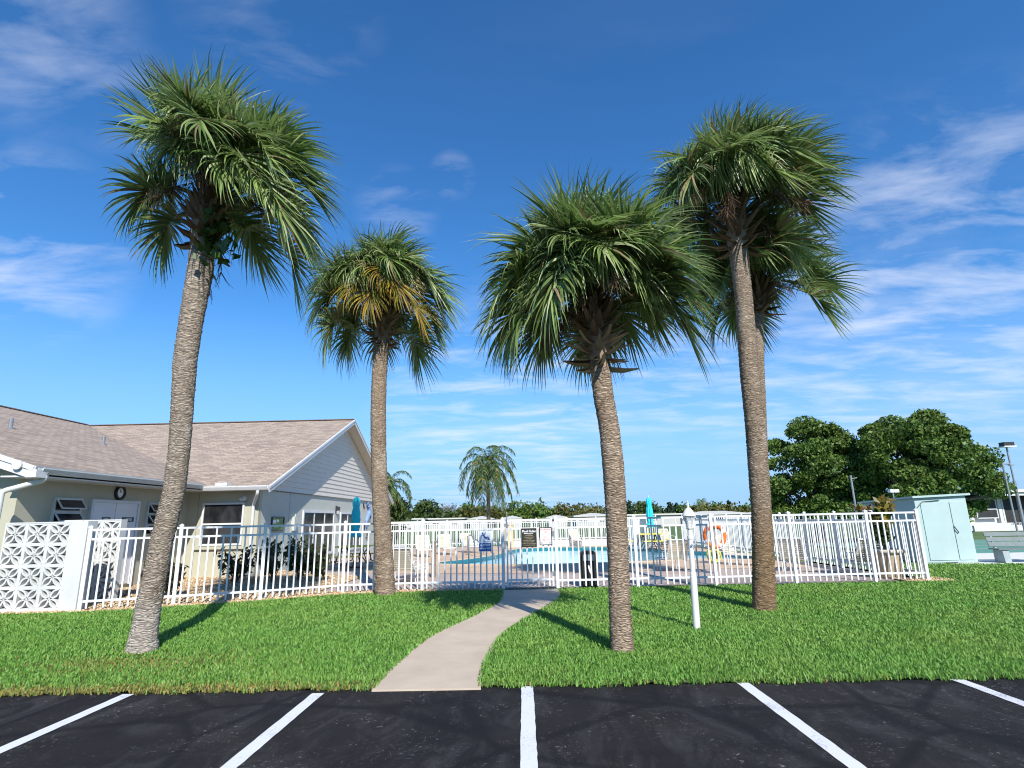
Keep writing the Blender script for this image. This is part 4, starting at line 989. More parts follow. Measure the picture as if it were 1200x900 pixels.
sabal('shorter palm directly behind the tall right palm, its trunk mostly hidden',
      [(884, 906, 704), (884, 905, 690), (884, 903, 640), (883, 902, 600), (882, 901, 540), (881, 898.5, 470), (880.5, 896.5, 430), (881, 896.5, 390), (882, 896.5, 366)],
      11.7, TR_BRN, 17, 48, size=.95, pet=.72, boot_h=.75, bootlen=.36, boot_r=1.3, stalks=6, droop=.85, wind=Vector((.14, .03, 0)),
      extra=[(0, -5, 1.0, 1.1, 0, .7, -.1, .0), (-10, -28, .9, 1.05, 0, .8, -.2, .05), (10, 18, 1.0, 1.05, 0, .7, 0, 0)])

# ------------------------------------------------------------------ broadleaf trees, queen palm, far trees and homes
def crown_points(r_, lobes, n, shell=.55):
    out_ = []; w_ = np.array([l[3] * l[4] * l[5] for l in lobes]) ** .7; w_ /= w_.sum()
    for l, q in zip(lobes, w_):
        m = int(n * q); d = r_.normal(0, 1, (m, 3)); d /= np.linalg.norm(d, axis=1)[:, None]
        rad = shell + (1 - shell) * r_.uniform(0, 1, m) ** .6
        out_.append(np.array(l[:3]) + d * rad[:, None] * np.array(l[3:6]))
    return np.concatenate(out_)
def broad_tree(label, x, y, lobes, nclump, per, csize, leaf, m, seed, trunk_h=1.6, tr=.3, name='broadleaf_tree', group=None, cat='tree', sub=0):
    t = thing(name, (x, y, 0), label, cat, group); r_ = np.random.RandomState(seed); rr = random.Random(seed); mb = MB()
    mb.tube([(0, 0, -.05), (.05, 0, trunk_h * .5), (0, .05, trunk_h)], [tr * 1.25, tr, tr * .9], 10)
    for l in lobes:
        c = Vector(l[:3]); a = Vector((0, .05, trunk_h * .95)); md = a.lerp(c, .5) + Vector((rr.uniform(-.3, .3), rr.uniform(-.3, .3), -.2))
        mb.tube([a, md, c], [tr * .6, tr * .4, tr * .15], 7)
        for _ in range(4):
            e = c + Vector((rr.uniform(-1, 1) * l[3], rr.uniform(-1, 1) * l[4], rr.uniform(-.6, 1) * l[5])) * .75; mb.tube([md.lerp(c, .6), (md + e) / 2 + Vector((0, 0, .1)), e], [tr * .22, tr * .15, tr * .04], 5)
    mb.build('trunk', BARK, t)
    if sub:
        cc = crown_points(r_, lobes, sub, .80); n = len(cc); per_ = nclump * per // n; k = np.repeat(np.arange(n), per_)
        d = r_.normal(0, 1, (len(k), 3)); d[:, 2] += .35; d /= np.linalg.norm(d, axis=1)[:, None]; rad = csize * r_.uniform(.55, 1.35, n)
        pts = cc[k] + d * (rad[k] * (.45 + .6 * r_.uniform(0, 1, len(k)) ** .7))[:, None] * np.array([1.1, 1.1, .72])
        leafquads('crown', pts[pts[:, 2] > .4], r_, leaf * .6, leaf * 1.2, m, t, .5, .55); return t
    cc = crown_points(r_, lobes, nclump); n = len(cc)
    k = np.repeat(np.arange(n), per); cs = csize * r_.uniform(.6, 1.3, n)
    pts = cc[k] + r_.normal(0, 1, (len(k), 3)) * cs[k][:, None] * np.array([1, 1, .75]) * .5
    pts = pts[pts[:, 2] > .4]
    leafquads('crown', pts, r_, leaf * .6, leaf * 1.15, m, t, .5, .55)
    return t
broad_tree('big dark green spreading tree behind the aqua shed, left one of the two', 16.6, 33.0,
           [(0, 0, 4.6, 2.2, 2.2, 2.0), (-1.4, 0, 3.0, 1.5, 1.6, 1.7), (1.2, -.2, 4.0, 1.7, 1.7, 1.8), (.3, -.4, 5.4, 1.4, 1.3, 1.1), (-.6, -.5, 2.2, 1.9, 1.6, 1.3), (1.6, -.4, 2.2, 1.4, 1.4, 1.3), (2.1, .2, 3.6, 1.6, 1.4, 1.6), (2.6, .4, 2.4, 1.3, 1.2, 1.3)],
           950, 58, .62, .105, TREE_A, 21, trunk_h=1.8, tr=.35, sub=135, name='broadleaf_tree', group='large trees behind the shed')
broad_tree('large spreading tree with the highest crown, right one of the two, behind the aqua shed', 20.8, 30.5,
           [(0, 0, 4.4, 2.6, 2.4, 1.9), (-.4, -.2, 5.6, 1.7, 1.6, 1.1), (.9, .1, 5.5, 1.5, 1.4, 1.1), (2.2, 0, 3.8, 1.5, 1.5, 1.35), (-1.9, .1, 4.6, 1.4, 1.4, 1.4), (3.2, -.1, 3.0, .8, 1.0, .9), (-1.2, -.3, 2.7, 2.0, 1.7, 1.5), (1.4, -.4, 2.6, 1.9, 1.7, 1.4), (2.8, -.3, 2.3, .7, .9, .8)],
           1200, 58, .60, .105, TREE_A, 22, trunk_h=1.7, tr=.38, sub=150, name='broadleaf_tree', group='large trees behind the shed')

def pinnate_palm(label, x, y, h, n, fl, seed, tr=.16, lw=.05, name='queen_palm', group=None):
    t = thing(name, (x, y, 0), label, 'palm tree', group); rng = random.Random(seed); mb = MB()
    mb.tube([(0, 0, -.05), (.05, 0, h * .5), (0, 0, h)], [tr * 1.2, tr, tr * .8], 10); mb.tube([(0, 0, h - .1), (0, 0, h + .7)], [tr * .9, tr * .3], 8); mb.build('trunk', TR_GREY if False else BARK, t)
    st = Strip(); o = Vector((x, y, 0))
    for i in range(n):
        az = i * 2.39996 + rng.uniform(-.2, .2); f = i / (n - 1); el = R(80 - 105 * f); L_ = fl * rng.uniform(.85, 1.1)
        d = Vector((math.cos(az) * math.cos(el), math.sin(az) * math.cos(el), math.sin(el))); p = o + Vector((0, 0, h + .5 - .3 * f)); K = 22; pts = [p.copy()]
        for j in range(K):
            p = p + d * L_ / K; d = (d + G_ * .15 + Vector((.01, 0, 0))).normalized(); pts.append(p.copy())
        st.strip(pts, Vector((0, 0, 1)), [.05 * (1 - .8 * j / K) for j in range(K + 1)], 1)
        for j in range(3, K + 1):
            dl = (pts[j] - pts[j - 1]).normalized(); sd_ = dl.cross(Vector((0, 0, 1)))
            if sd_.length < .1: sd_ = Vector((math.sin(az), -math.cos(az), 0))
            sd_.normalize()
            for s_ in (-1, 1):
                for e in range(2):
                    q = (sd_ * s_ + dl * .5 + Vector((rng.uniform(-1, 1), rng.uniform(-1, 1), rng.uniform(-1, .4))) * .35).normalized(); b = pts[j] - dl * e * L_ / K / 2; ll = fl * .30 * rng.uniform(.7, 1.1) * (1 - .4 * j / K); pp = [b.copy()]
                    for k in range(4):
                        b = b + q * ll / 4; q = (q + G_ * .55).normalized(); pp.append(b.copy())
                    st.strip(pp, Vector((rng.uniform(-1, 1), rng.uniform(-1, 1), .5)), [lw * .6, lw, lw * .8, lw * .5, lw * .1], 0 if rng.random() < .9 else 2)
    st.build('crown', [foliage('queen_leaf', [(.08, .145, .05), (.12, .18, .06), (.06, .11, .04)], .45, .3, .4), PETI, LEAF_Y], t)
    return t
qp = at(572, 606, 45)
pinnate_palm('slender drooping feather palm rising beyond the pool, left of the gate posts', qp.x, 45, 5.4, 28, 3.5, 4, .15, .06)
pinnate_palm('drooping feather palm mostly hidden behind the clubhouse corner', at(456, 590, 38.5).x, 38.5, 3.5, 18, 2.2, 9, .13, .05, group=None)
broad_tree('bushy green tree low beside the far corner of the clubhouse', at(462, 590, 39.2).x, 39.2, [(0, 0, 1.9, 1.05, 1.0, 1.0), (.15, 0, 2.7, .65, .7, .6), (-.4, 0, 1.1, 1.0, .9, .8)], 130, 30, .5, .13, TREE_B, 31, .6, .12)

# far tree line: individual crowns beyond the homes
def far_proto(kind, seed):
    r_ = np.random.RandomState(seed); rr = random.Random(seed)
    if kind == 'round': lobes = [(0, 0, 4.2, 3.2, 2.6, 2.4), (-1.8, 0, 3.4, 2.2, 2.0, 2.0), (1.7, 0, 3.6, 2.3, 2.0, 2.0), (.4, 0, 5.6, 1.9, 1.8, 1.4), (0, -.5, 1.9, 3.0, 2.0, 1.5)]; m = TREE_B; nm = 'far_tree'
    elif kind == 'dark': lobes = [(0, 0, 4.6, 2.9, 2.6, 2.6), (-1.6, 0, 3.2, 2.4, 2.0, 2.0), (1.9, 0, 3.2, 2.4, 2.0, 1.9), (-.4, 0, 6.2, 1.7, 1.6, 1.3), (0, -.5, 1.8, 3.2, 2.0, 1.5)]; m = TREE_A; nm = 'far_tree'
    elif kind == 'olive': lobes = [(0, 0, 3.6, 3.6, 2.6, 2.0), (-2.2, 0, 2.9, 2.0, 2.0, 1.7), (2.2, 0, 3.0, 2.2, 2.0, 1.8), (0, -.5, 1.7, 3.2, 2.0, 1.4)]; m = TREE_Y; nm = 'far_tree'
    elif kind == 'bare': lobes = [(0, 0, 5.0, 1.4, 1.4, 2.2), (.5, 0, 3.0, 1.5, 1.4, 1.8), (-.5, 0, 6.8, .9, .9, 1.2)]; m = TREE_P; nm = 'bare_tree'
    elif kind == 'open': lobes = [(0, 0, 6.6, 1.7, 1.4, .9), (-1.2, 0, 5.4, 1.1, 1.0, .7), (1.3, 0, 5.9, 1.1, 1.0, .7), (.2, 0, 3.0, 1.4, 1.4, 1.3)]; m = TREE_B; nm = 'far_tree'
    else: lobes = [(0, 0, 1.6 + 1.1 * i, 1.35 - .21 * i, 1.35 - .21 * i, .9) for i in range(6)]; m = TREE_D; nm = 'conifer'
    return lobes, m, nm
spec = [  # px, crown top px y, distance, kind, width scale, label
 (476, 600, 132, 'olive', 1.0, 'low olive green tree far off just right of the clubhouse palm'),
 (497, 589, 128, 'open', .9, 'open-topped airy tree standing tallest near the clubhouse end of the far tree line'),
 (488, 599, 138, 'round', 1.0, 'round green tree below the airy tree in the far tree line'),
 (512, 597, 134, 'round', .8, 'small rounded green tree right of the airy tree in the far distance'),
 (519, 591, 140, 'bare', .9, 'purplish bare tree, left of the three far bare ones'),
 (525, 592, 136, 'bare', .9, 'purplish bare tree, middle of the three far bare ones'),
 (531, 590, 134, 'bare', 1.0, 'purplish bare tree, right of the three far bare ones'),
 (541, 594, 130, 'round', .9, 'green tree between the bare trees and the feather palm far off'),
 (553, 591, 136, 'dark', 1.0, 'dark green tree left behind the feather palm in the distance'),
 (563, 593, 128, 'olive', 1.1, 'yellow-brown tree directly behind the feather palm trunk'),
 (580, 595, 131, 'olive', 1.0, 'yellowish tree to the right of the feather palm trunk'),
 (594, 597, 140, 'round', 1.0, 'mid green tree above the left gate post'),
 (610, 589, 130, 'dark', 1.15, 'dark rounded tree over the gate, darkest of the far tree line'),
 (627, 589, 127, 'dark', 1.1, 'dark green tree above the gate rules signs'),
 (643, 593, 133, 'round', 1.1, 'lighter green tree above the right gate post'),
 (657, 597, 139, 'round', .9, 'low green tree right of the gate in the distance'),
 (668, 591, 128, 'olive', .95, 'spreading brownish green tree with visible pale limbs, right of the gate'),
 (684, 597, 136, 'round', 1.0, 'pale green tree left of the middle palm trunk in the distance'),
 (699, 594, 132, 'olive', 1.0, 'pale olive tree mostly behind the middle palm trunk'),
 (737, 588, 128, 'conifer', .7, 'dark pointed conifer immediately right of the middle palm trunk'),
 (749, 592, 134, 'round', .8, 'greyish round tree left of the far turquoise umbrella'),
 (757, 590, 139, 'open', .8, 'airy tree just left of the far turquoise umbrella'),
 (765, 594, 131, 'round', .7, 'small tree behind the far turquoise umbrella'),
 (785, 590, 129, 'conifer', .9, 'broad dark conifer right of the far turquoise umbrella'),
 (793, 589, 135, 'conifer', .6, 'slim dark conifer left of the lantern finial'),
 (800, 594, 137, 'round', .8, 'low dark tree between the conifers and the lamp post'),
 (812, 592, 132, 'dark', .9, 'dark tree behind the lamp post lantern'),
 (829, 592, 126, 'olive', 1.1, 'olive tree under the lone fan palm in the far distance'),
 (838, 590, 138, 'dark', 1.0, 'dark tree between the lone fan palm and the tall right palm'),
 (856, 593, 128, 'olive', 1.1, 'yellow green rounded tree left of the tall right palm trunk'),
 (856, 588, 141, 'conifer', .6, 'tiny pointed conifer above the yellow green tree, left of the tall right palm'),
 (872, 594, 131, 'dark', 1.1, 'dark tree directly left of the tall right palm trunk'),
 (893, 592, 134, 'dark', 1.2, 'dark tree behind the trunk of the tall right palm'),
 (455, 596, 130, 'dark', 1.1, 'dark tree behind the trunk of the shortest palm'),
]
for i, (px, py, Y, kd, ws, lab) in enumerate(spec):
    lobes, m, nm = far_proto(kd, i); b = at(px, 606, Y); tp = at(px, py, Y); hz = max(l[2] + l[5] for l in lobes); s = tp.z / hz * 1.02
    ss = 1.15 * ws
    lb = [(l[0] * ss, l[1], l[2] * s, l[3] * ss, l[4], l[5] * s) for l in lobes]
    broad_tree(lab, b.x, Y, lb, 70 if kd != 'bare' else 60, 16, 1.1 if kd != 'conifer' else .5, .42 if kd != 'bare' else .14, m, 100 + i, 1.2, .16, nm, 'far tree line beyond the pool')
b = at(822, 588, 133)
t = thing('fan_palm', (b.x, 133, 0), 'lone distant fan palm poking above the far tree line right of the lamp post', 'palm tree')
mb = MB(); mb.tube([(0, 0, 0), (0, 0, b.z - .3)], .16, 7); mb.build('trunk', BARK, t); st = Strip(); rng = random.Random(2)
for i in range(16):
    az = i * 2.4; el = R(70 - 100 * i / 15); d = Vector((math.cos(az) * math.cos(el), math.sin(az) * math.cos(el), math.sin(el)))
    fan_leaf(st, Vector((b.x, 133, b.z - .2)) + d * .5, d, 1.1, rng, 0, 1.0, nseg=16, w0=.10)
st.build('crown', [LEAF_D, LEAF_D, LEAF_D, LEAF_D], t)
# lone dead pole-like trunks and homes in the distance
def home(label, px0, px1, Y, topy, hip=True, roofm=None):
    a = at(px0, 606, Y); b = at(px1, 606, Y); tz = at((px0 + px1) / 2, topy, Y).z; w_ = b.x - a.x; cx_ = (a.x + b.x) / 2
    t = thing('mobile_home', (cx_, Y, 0), label, 'house', 'white homes beyond the pool fence'); ez = tz - .42
    mb = MB(); mb.bx(-w_ / 2 + .4, w_ / 2 - .4, 0, 6, 0, ez); mb.build('wall', HOMEW, t)
    mb = MB(); x0, x1 = -w_ / 2, w_ / 2
    if hip:
        r0, r1 = x0 + 3, x1 - 3
        if r0 > r1: r0 = r1 = 0
        A, B, C_, D = (x0, -.4, ez), (x1, -.4, ez), (x1, 6.4, ez), (x0, 6.4, ez); E_, F_ = (r0, 3, tz), (r1, 3, tz)
        mb.face([A, B, F_, E_]); mb.face([B, C_, F_]); mb.face([C_, D, E_, F_]); mb.face([D, A, E_])
        mb.bx(x0, x1, -.42, 6.42, ez - .14, ez - .002)
    else: mb.bx(x0, x1, -.4, 6.4, ez, ez + .22)
    mb.build('roof', roofm or ROOFW, t)
    for k in range(max(2, int(w_ / 3.2))):
        xx = x0 + 1.5 + k * 3.2
        if xx > x1 - 1.5: break
        mb = MB(); mb.bx(xx - .55, xx + .55, -.03, .0, .9, min(ez - .25, 1.95)); mb.build('window', GLASS, t)
HOMEW = plain('home_wall', (.42, .43, .42), .8, .06, .5)
ROOFW = plain('pale_roof', (.50, .49, .45), .7, .06, .6)
for a in [('white home with a long pale roof beyond the fence, nearest the clubhouse', 458, 497, 92, 606, False), ('white home behind the white lounge chairs at the left of the pool', 500, 545, 96, 605.5, False), ('white home beyond the feather palm with a low hip roof', 548, 578, 94, 604.5, True),
          ('small pale roofed home seen over the left gate post', 588, 612, 100, 604, True), ('white hip roofed home over the right gate post', 640, 665, 98, 603, True), ('white home with a bright hip roof left of the middle palm', 672, 722, 92, 601, True),
          ('long pale roofed home behind the far turquoise umbrella', 730, 800, 90, 600.5, False), ('cream roofed home behind the lamp post and life ring', 806, 880, 88, 598.5, True), ('pale roofed home right of the tall right palm', 884, 945, 90, 597.5, True)]: home(*a)

# house on the far right
t = thing('porch_house', (38.0, 45, 0), 'white single storey house with screened porch and flat white roof at the right edge', 'house')
mb = MB(); mb.bx(-4.2, 14, .5, 8, 0, 2.75); mb.bx(-4.2, -3.2, .2, .5, 0, 2.75); mb.bx(-1.2, -.95, .2, .5, 0, 2.7); mb.bx(-4.2, 14, .0, .5, 0, .55); mb.build('wall', WHITEP, t)
mb = MB(); mb.bx(-5.3, 14.5, -1.1, 8.5, 2.80, 3.02); mb.build('roof', TRIM, t)
mb = MB(); mb.bx(-5.2, 14.4, -.95, .5, 2.55, 2.795); mb.build('fascia_beam', GUTTER, t)
for x0, x1 in ((-5.6, -4.5), (-3.0, -1.35)):
    mb = MB(); mb.bx(x0 if x0 > -4.2 else -4.1, x1 if x0 > -4.2 else -3.4, .15, .2, .9, 2.3); f = mb.build('window', TRIM, t); mb = MB(); xa = x0 if x0 > -4.2 else -4.1; xb = x1 if x0 > -4.2 else -3.4
    mb.bx(xa + .08, xb - .08, .13, .149, .98, 1.56); mb.bx(xa + .08, xb - .08, .13, .149, 1.64, 2.22); mb.build('pane', SCREEN, f)
mb = MB(); mb.bx(-.9, 14, .3, .34, .56, 2.6); mb.build('porch_screen', SCREEN, t)
mb = MB()
for k in range(12): mb.bx(-.9 + k * 1.25, -.78 + k * 1.25, .22, .296, .56, 2.6)
mb.build('porch_frame', WHITEP, t)
mb = MB(); mb.bx(-4.5, 14, -1.3, -1.1, 0, .42); mb.build('planter_wall', WHITEP, t)
r_ = np.random.RandomState(77)
t2 = thing('hedge', (41, 44.2, .2), 'reddish brown hedge in front of the screened porch', 'hedge'); c = np.stack([r_.uniform(-3.6, 8, 1600), r_.uniform(-.4, .35, 1600), r_.uniform(.1, .85, 1600) + .12 * np.sin(np.arange(1600))], 1); leafquads('foliage', c, r_, .07, .14, foliage('hedge_leaf', [(.14, .085, .05), (.08, .07, .03), (.20, .13, .08), (.05, .07, .02)], .5, .2, .3), t2)
mb = MB()
for k in range(9): mb.tube([(-3.4 + k * 1.35, 0, -.2), (-3.3 + k * 1.35, 0, .6)], .02, 5)
mb.build('stem', BARK, t2)
b = at(1157, 590, 52)
pinnate_palm('small dark palm just showing between the large right tree and the porch roof', b.x, 52, 2.3, 12, 1.9, 15, .12, .07)

# ------------------------------------------------------------------ fences
PH, RZ = 1.60, (1.56, 1.375, .19)
def post_mesh(h=PH):
    mb = MB(); s = .035; mb.bx(-s, s, -s, s, -.05, h); me = mb.build('post', WHITE); return me
def fence_post(parent, x, y, rz=0.0, proto={}):
    if 'p' not in proto:
        mb = MB(); s = .036; mb.bx(-s, s, -s, s, -.05, PH); o = mb.build('post', WHITE, parent, bevel=.004)
        mb = MB(); mb.bx(-s - .006, s + .006, -s - .006, s + .006, PH + .001, PH + .022); mb.face([(-s, -s, PH + .022), (s, -s, PH + .022), (0, 0, PH + .05)]); mb.face([(s, -s, PH + .022), (s, s, PH + .022), (0, 0, PH + .05)]); mb.face([(s, s, PH + .022), (-s, s, PH + .022), (0, 0, PH + .05)]); mb.face([(-s, s, PH + .022), (-s, -s, PH + .022), (0, 0, PH + .05)])
        c = mb.build('post_cap', WHITE, o); proto['p'] = (o, c)
    else:
        o0, c0 = proto['p']; o = o0.copy(); COL.objects.link(o); o.parent = parent; c = c0.copy(); COL.objects.link(c); c.parent = o
    o.location = Vector((x, y, 0)) - parent.location; o.rotation_euler = (0, 0, rz); return o
def fence_panel(parent, a, b, cache={}, lo=RZ[2], z0=.055):
    a = Vector((*a, 0)); b = Vector((*b, 0)); d = b - a; ln = d.length - .074; rz = math.atan2(d.y, d.x); key = round(ln, 2)
    if key not in cache:
        mb = MB(); n = max(3, round(ln / .142)); g = ln / n
        for i in range(n):
            x = -ln / 2 + g * (i + .5); top = RZ[0] - .02 if i % 2 == 0 else RZ[1] - .02
            mb.bx(x - .0165, x + .0165, -.0125, .0125, z0, top)
        o = mb.build('picket_panel', WHITE, parent); rl = []
        for z in (RZ[0], RZ[1], lo):
            mb = MB(); mb.bx(-ln / 2, ln / 2, -.0165, .0165, z - .021, z + .021); rl.append(mb.build('rail', WHITE, o))
        cache[key] = (o, rl)
    else:
        o0, r0 = cache[key]; o = o0.copy(); COL.objects.link(o); o.parent = parent
        for r in r0:
            c = r.copy(); COL.objects.link(c); c.parent = o
    o.location = (a + b) / 2 - parent.location; o.rotation_euler = (0, 0, rz); return o
def run_fence(label, pts, group='white metal picket fences round the pool'):
    t = thing('picket_fence', (pts[0][0], pts[0][1], 0), label, 'fence', group)
    for i, p in enumerate(pts):
        q = pts[min(i + 1, len(pts) - 1)]; q0 = pts[max(i - 1, 0)]; fence_post(t, p[0], p[1], math.atan2(q[1] - q0[1], q[0] - q0[0]))
        if i: fence_panel(t, pts[i - 1], p)
    return t
run_fence('white metal picket fence from the breeze block pillar to the left gate post', FENCE_L)
FR = [(.79, 13.82), (2.66, 13.9), (4.49, 13.92), (6.36, 13.95), (8.2, 13.97), (9.40, 13.97)]
run_fence('white metal picket fence from the right gate post to the corner by the shed', FR)
run_fence('white picket fence running back along the right side of the pool deck', [(9.42, 15.8 + 1.85 * i) for i in range(11)])
fe = bpy.data.objects['picket_fence.002']; fence_panel(fe, (9.42, 13.99), (9.42, 15.8))
run_fence('far white picket fence across the back of the pool', [(-8.4 + 1.853 * i, 36.1) for i in range(10)])
# gate
t = thing('pool_gate', (.16, 13.82, 0), 'white picket gate at the end of the walkway carrying two rule signs', 'gate'); gw = 1.10
for s_ in (-1, 1): mb = MB(); mb.bx(s_ * (gw / 2 - .02) - .02, s_ * (gw / 2 - .02) + .02, -.02, .02, .07, 1.60); mb.build('stile', WHITE, t)
for z in (1.56, 1.375, .22): mb = MB(); mb.bx(-gw / 2 + .04, gw / 2 - .04, -.0165, .0165, z - .021, z + .021); mb.build('rail', WHITE, t)
mb = MB()
for i in range(8): x = -gw / 2 + .04 + (i + .5) * (gw - .08) / 8; mb.bx(x - .0165, x + .0165, -.0125, .0125, .07, 1.54 if i % 2 == 0 else 1.36)
mb.build('picket_panel', WHITE, t)
mb = MB(); mb.bx(-gw / 2 - .05, -gw / 2 + .05, -.05, -.02, 1.42, 1.50); mb.tube([(-gw / 2 + .02, -.045, 1.46), (-gw / 2 + .02, -.045, 1.72)], .014, 8); mb.lathe((-gw / 2 + .02, -.045, 1.72), [(.02, 0), (.022, .025), (.012, .04)], 10); mb.bx(-gw / 2 - .05, -gw / 2 + .04, -.055, -.02, 1.02, 1.10); mb.build('latch', GREYMET, t)
for z in (.35, 1.25): mb = MB(); mb.bx(gw / 2 - .03, gw / 2 + .06, -.036, -.022, z - .05, z + .05); mb.tube([(gw / 2 + .015, -.036, z - .06), (gw / 2 + .015, -.036, z + .06)], .012, 8); mb.build('hinge', GREYMET, t)
mb = MB(); mb.bx(-.42, .62, 13.84, 14.06, .032, .036)
sheet('gate_threshold', [(-.47, 13.70), (.79, 13.70), (.79, 14.08), (-.47, 14.08)], .022, plain('threshold_dark', (.035, .03, .03), .8, .2))  # flat dark strip on the ground under the gate
# signs on the fence
def sign(name, x, y, z, w_, h_, label): return thing(name, (x, y, z), label, 'sign')
t = sign('warning_sign', -.89, 13.80, 1.12, .30, .44, 'blue and white slippery-when-wet sign with a slipping figure, left of the gate')
t.location = (-.89, 13.815, 1.105)
mb = MB(); mb.bx(-.15, .15, -.005, .005, -.235, .235); mb.build('plate', SIGNW, t)
mb = MB(); mb.bx(-.14, .14, -.009, -.0055, -.225, -.045, 0); mb.bx(-.135, .135, -.008, -.0055, -.022, -.012, 0)
mb.text('SLIPPERY', (0, -.011, -.095), .062, (1, 0, 0), (0, 0, 1), 1); mb.text('WHEN WET', (0, -.011, -.17), .054, (1, 0, 0), (0, 0, 1), 1); mb.build('lettering', [SIGNB, SIGNW], t)
mb = MB()
def bl2(a, b, w_): mb.bar((a[0], -.008, a[1]), (b[0], -.008, b[1]), w_, .004, 0, upv=(0, 1, 0))
bl2((-.045, .150), (.005, .075), .034); bl2((.005, .075), (.06, .095), .026); bl2((.06, .095), (.095, .05), .024); bl2((.0, .07), (.06, .045), .026); bl2((.06, .045), (.115, .03), .022); bl2((-.045, .145), (-.09, .125), .02); bl2((-.09, .125), (-.10, .085), .018); bl2((-.035, .145), (.0, .165), .02); bl2((.0, .165), (.005, .205), .018)
mb.tube([(-.058, -.010, .178), (-.058, -.006, .178)], .024, 12); mb.build('figure', SIGNB, t)
t = sign('rules_sign', .15, 13.79, 1.165, .36, .43, 'black pool rules sign with white script heading on the gate')
mb = MB(); mb.bx(-.18, .18, -.006, .006, -.215, .215); mb.build('plate', SIGNK, t)
mb = MB(); mb.text('Pool Rules', (0, -.009, .145), .075, (1, 0, 0), (.18, 0, 1), 0)
mb.bar((-.12, -.009, .095), (.05, -.009, .085), .012, .003, 0, upv=(0, 1, 0)); mb.bar((.05, -.009, .085), (.10, -.009, .105), .010, .003, 0, upv=(0, 1, 0)); mb.build('heading', SIGNW, t)
mb = MB()
for i, s_ in enumerate(['SHOWER BEFORE', 'ENTERING THE POOL', 'NO RUNNING', 'NO GLASS CONTAINERS', 'NO FOOD OR DRINK', 'IN POOL OR ON WET DECK', 'CLOSED DUSK TO DAWN']): mb.text(s_, (0, -.009, .045 - i * .036), .024, (1, 0, 0), (0, 0, 1), 0)
mb.build('lettering', SIGNG, t)
t = sign('lifeguard_sign', .545, 13.79, 1.19, .29, .40, 'white sign with red lettering in a black frame at the right of the gate')
mb = MB(); mb.bx(-.150, -.128, -.008, .008, -.205, .205); mb.bx(.128, .150, -.008, .008, -.205, .205); mb.bx(-.128, .128, -.008, .008, .185, .205); mb.bx(-.128, .128, -.008, .008, -.205, -.185); mb.build('frame', BLACK, t)
mb = MB(); mb.bx(-.128, .128, -.004, .004, -.185, .185); mb.build('plate', SIGNW, t)
mb = MB(); mb.text('WARNING', (0, -.007, .150), .056, (1, 0, 0), (0, 0, 1)); mb.text('NO', (0, -.007, .092), .062, (1, 0, 0), (0, 0, 1)); mb.text('ON', (0, -.007, -.022), .05, (1, 0, 0), (0, 0, 1)); mb.text('DUTY', (0, -.007, -.088), .075, (1, 0, 0), (0, 0, 1)); mb.build('lettering', SIGNR, t)
mb = MB(); mb.text('LIFEGUARD', (0, -.007, .038), .04, (1, 0, 0), (0, 0, 1)); mb.bx(-.12, -.07, -.007, -.0045, -.17, -.13); mb.bx(.07, .12, -.007, -.0045, -.17, -.13); mb.build('small_lettering', plain('sign_grey', (.40, .38, .42), .5), t)
# ------------------------------------------------------------------ lamp post
t = thing('lamp_post', (2.47, 8.73, 0), 'white garden lamp post with carriage lantern standing on the lawn', 'lamp post'); t.rotation_euler = (0, R(1.1), 0)
mb = MB(); mb.lathe((0, 0, 0), [(.050, -.02), (.049, .72), (.045, .74), (.045, .76), (.038, .79), (.037, 1.26), (.0371, 1.2605), (.046, 1.261), (.046, 1.30), (.0461, 1.3005), (.038, 1.301), (.036, 1.40)], 20); mb.build('pole', WHITE, t)
mb = MB(); mb.tube([(.02, -.045, 1.15), (.06, -.075, 1.14), (.05, -.06, 1.11)], .008, 6); mb.tube([(.0, -.048, 1.17), (.0, -.062, 1.17)], .016, 8); mb.build('photo_sensor', GREYMET, t)
mb = MB(); mb.lathe((0, 0, 1.40), [(.048, 0), (.056, .012), (.056, .022)], 6)
for j in range(6):
    a = 2 * math.pi * j / 6; mb.bar((.048 * math.cos(a), .048 * math.sin(a), 1.42), (.080 * math.cos(a), .080 * math.sin(a), 1.575), .010, .012)
mb.lathe((0, 0, 1.572), [(.086, 0), (.088, .014)], 6); mb.build('lantern_frame', WHITE, t)
mb = MB()
for j in range(6):
    a = 2 * math.pi * j / 6; b_ = 2 * math.pi * (j + 1) / 6; mb.face([(.046 * math.cos(a), .046 * math.sin(a), 1.424), (.046 * math.cos(b_), .046 * math.sin(b_), 1.424), (.078 * math.cos(b_), .078 * math.sin(b_), 1.572), (.078 * math.cos(a), .078 * math.sin(a), 1.572)])
mb.build('lantern_glass', LGLASS, t)
mb = MB(); mb.tube([(0, 0, 1.42), (0, 0, 1.47)], .018, 8); mb.lathe((0, 0, 1.47), [(.018, 0), (.028, .03), (.024, .06), (.004, .085)], 10); mb.build('bulb', SIGNW, t)
mb = MB(); mb.lathe((0, 0, 1.587), [(.102, 0), (.100, .012), (.080, .050), (.060, .085), (.032, .115), (.022, .122), (.014, .135), (.020, .15), (.010, .168), (.004, .225), (.001, .24)], 20); mb.build('lantern_cap', WHITE, t, True)
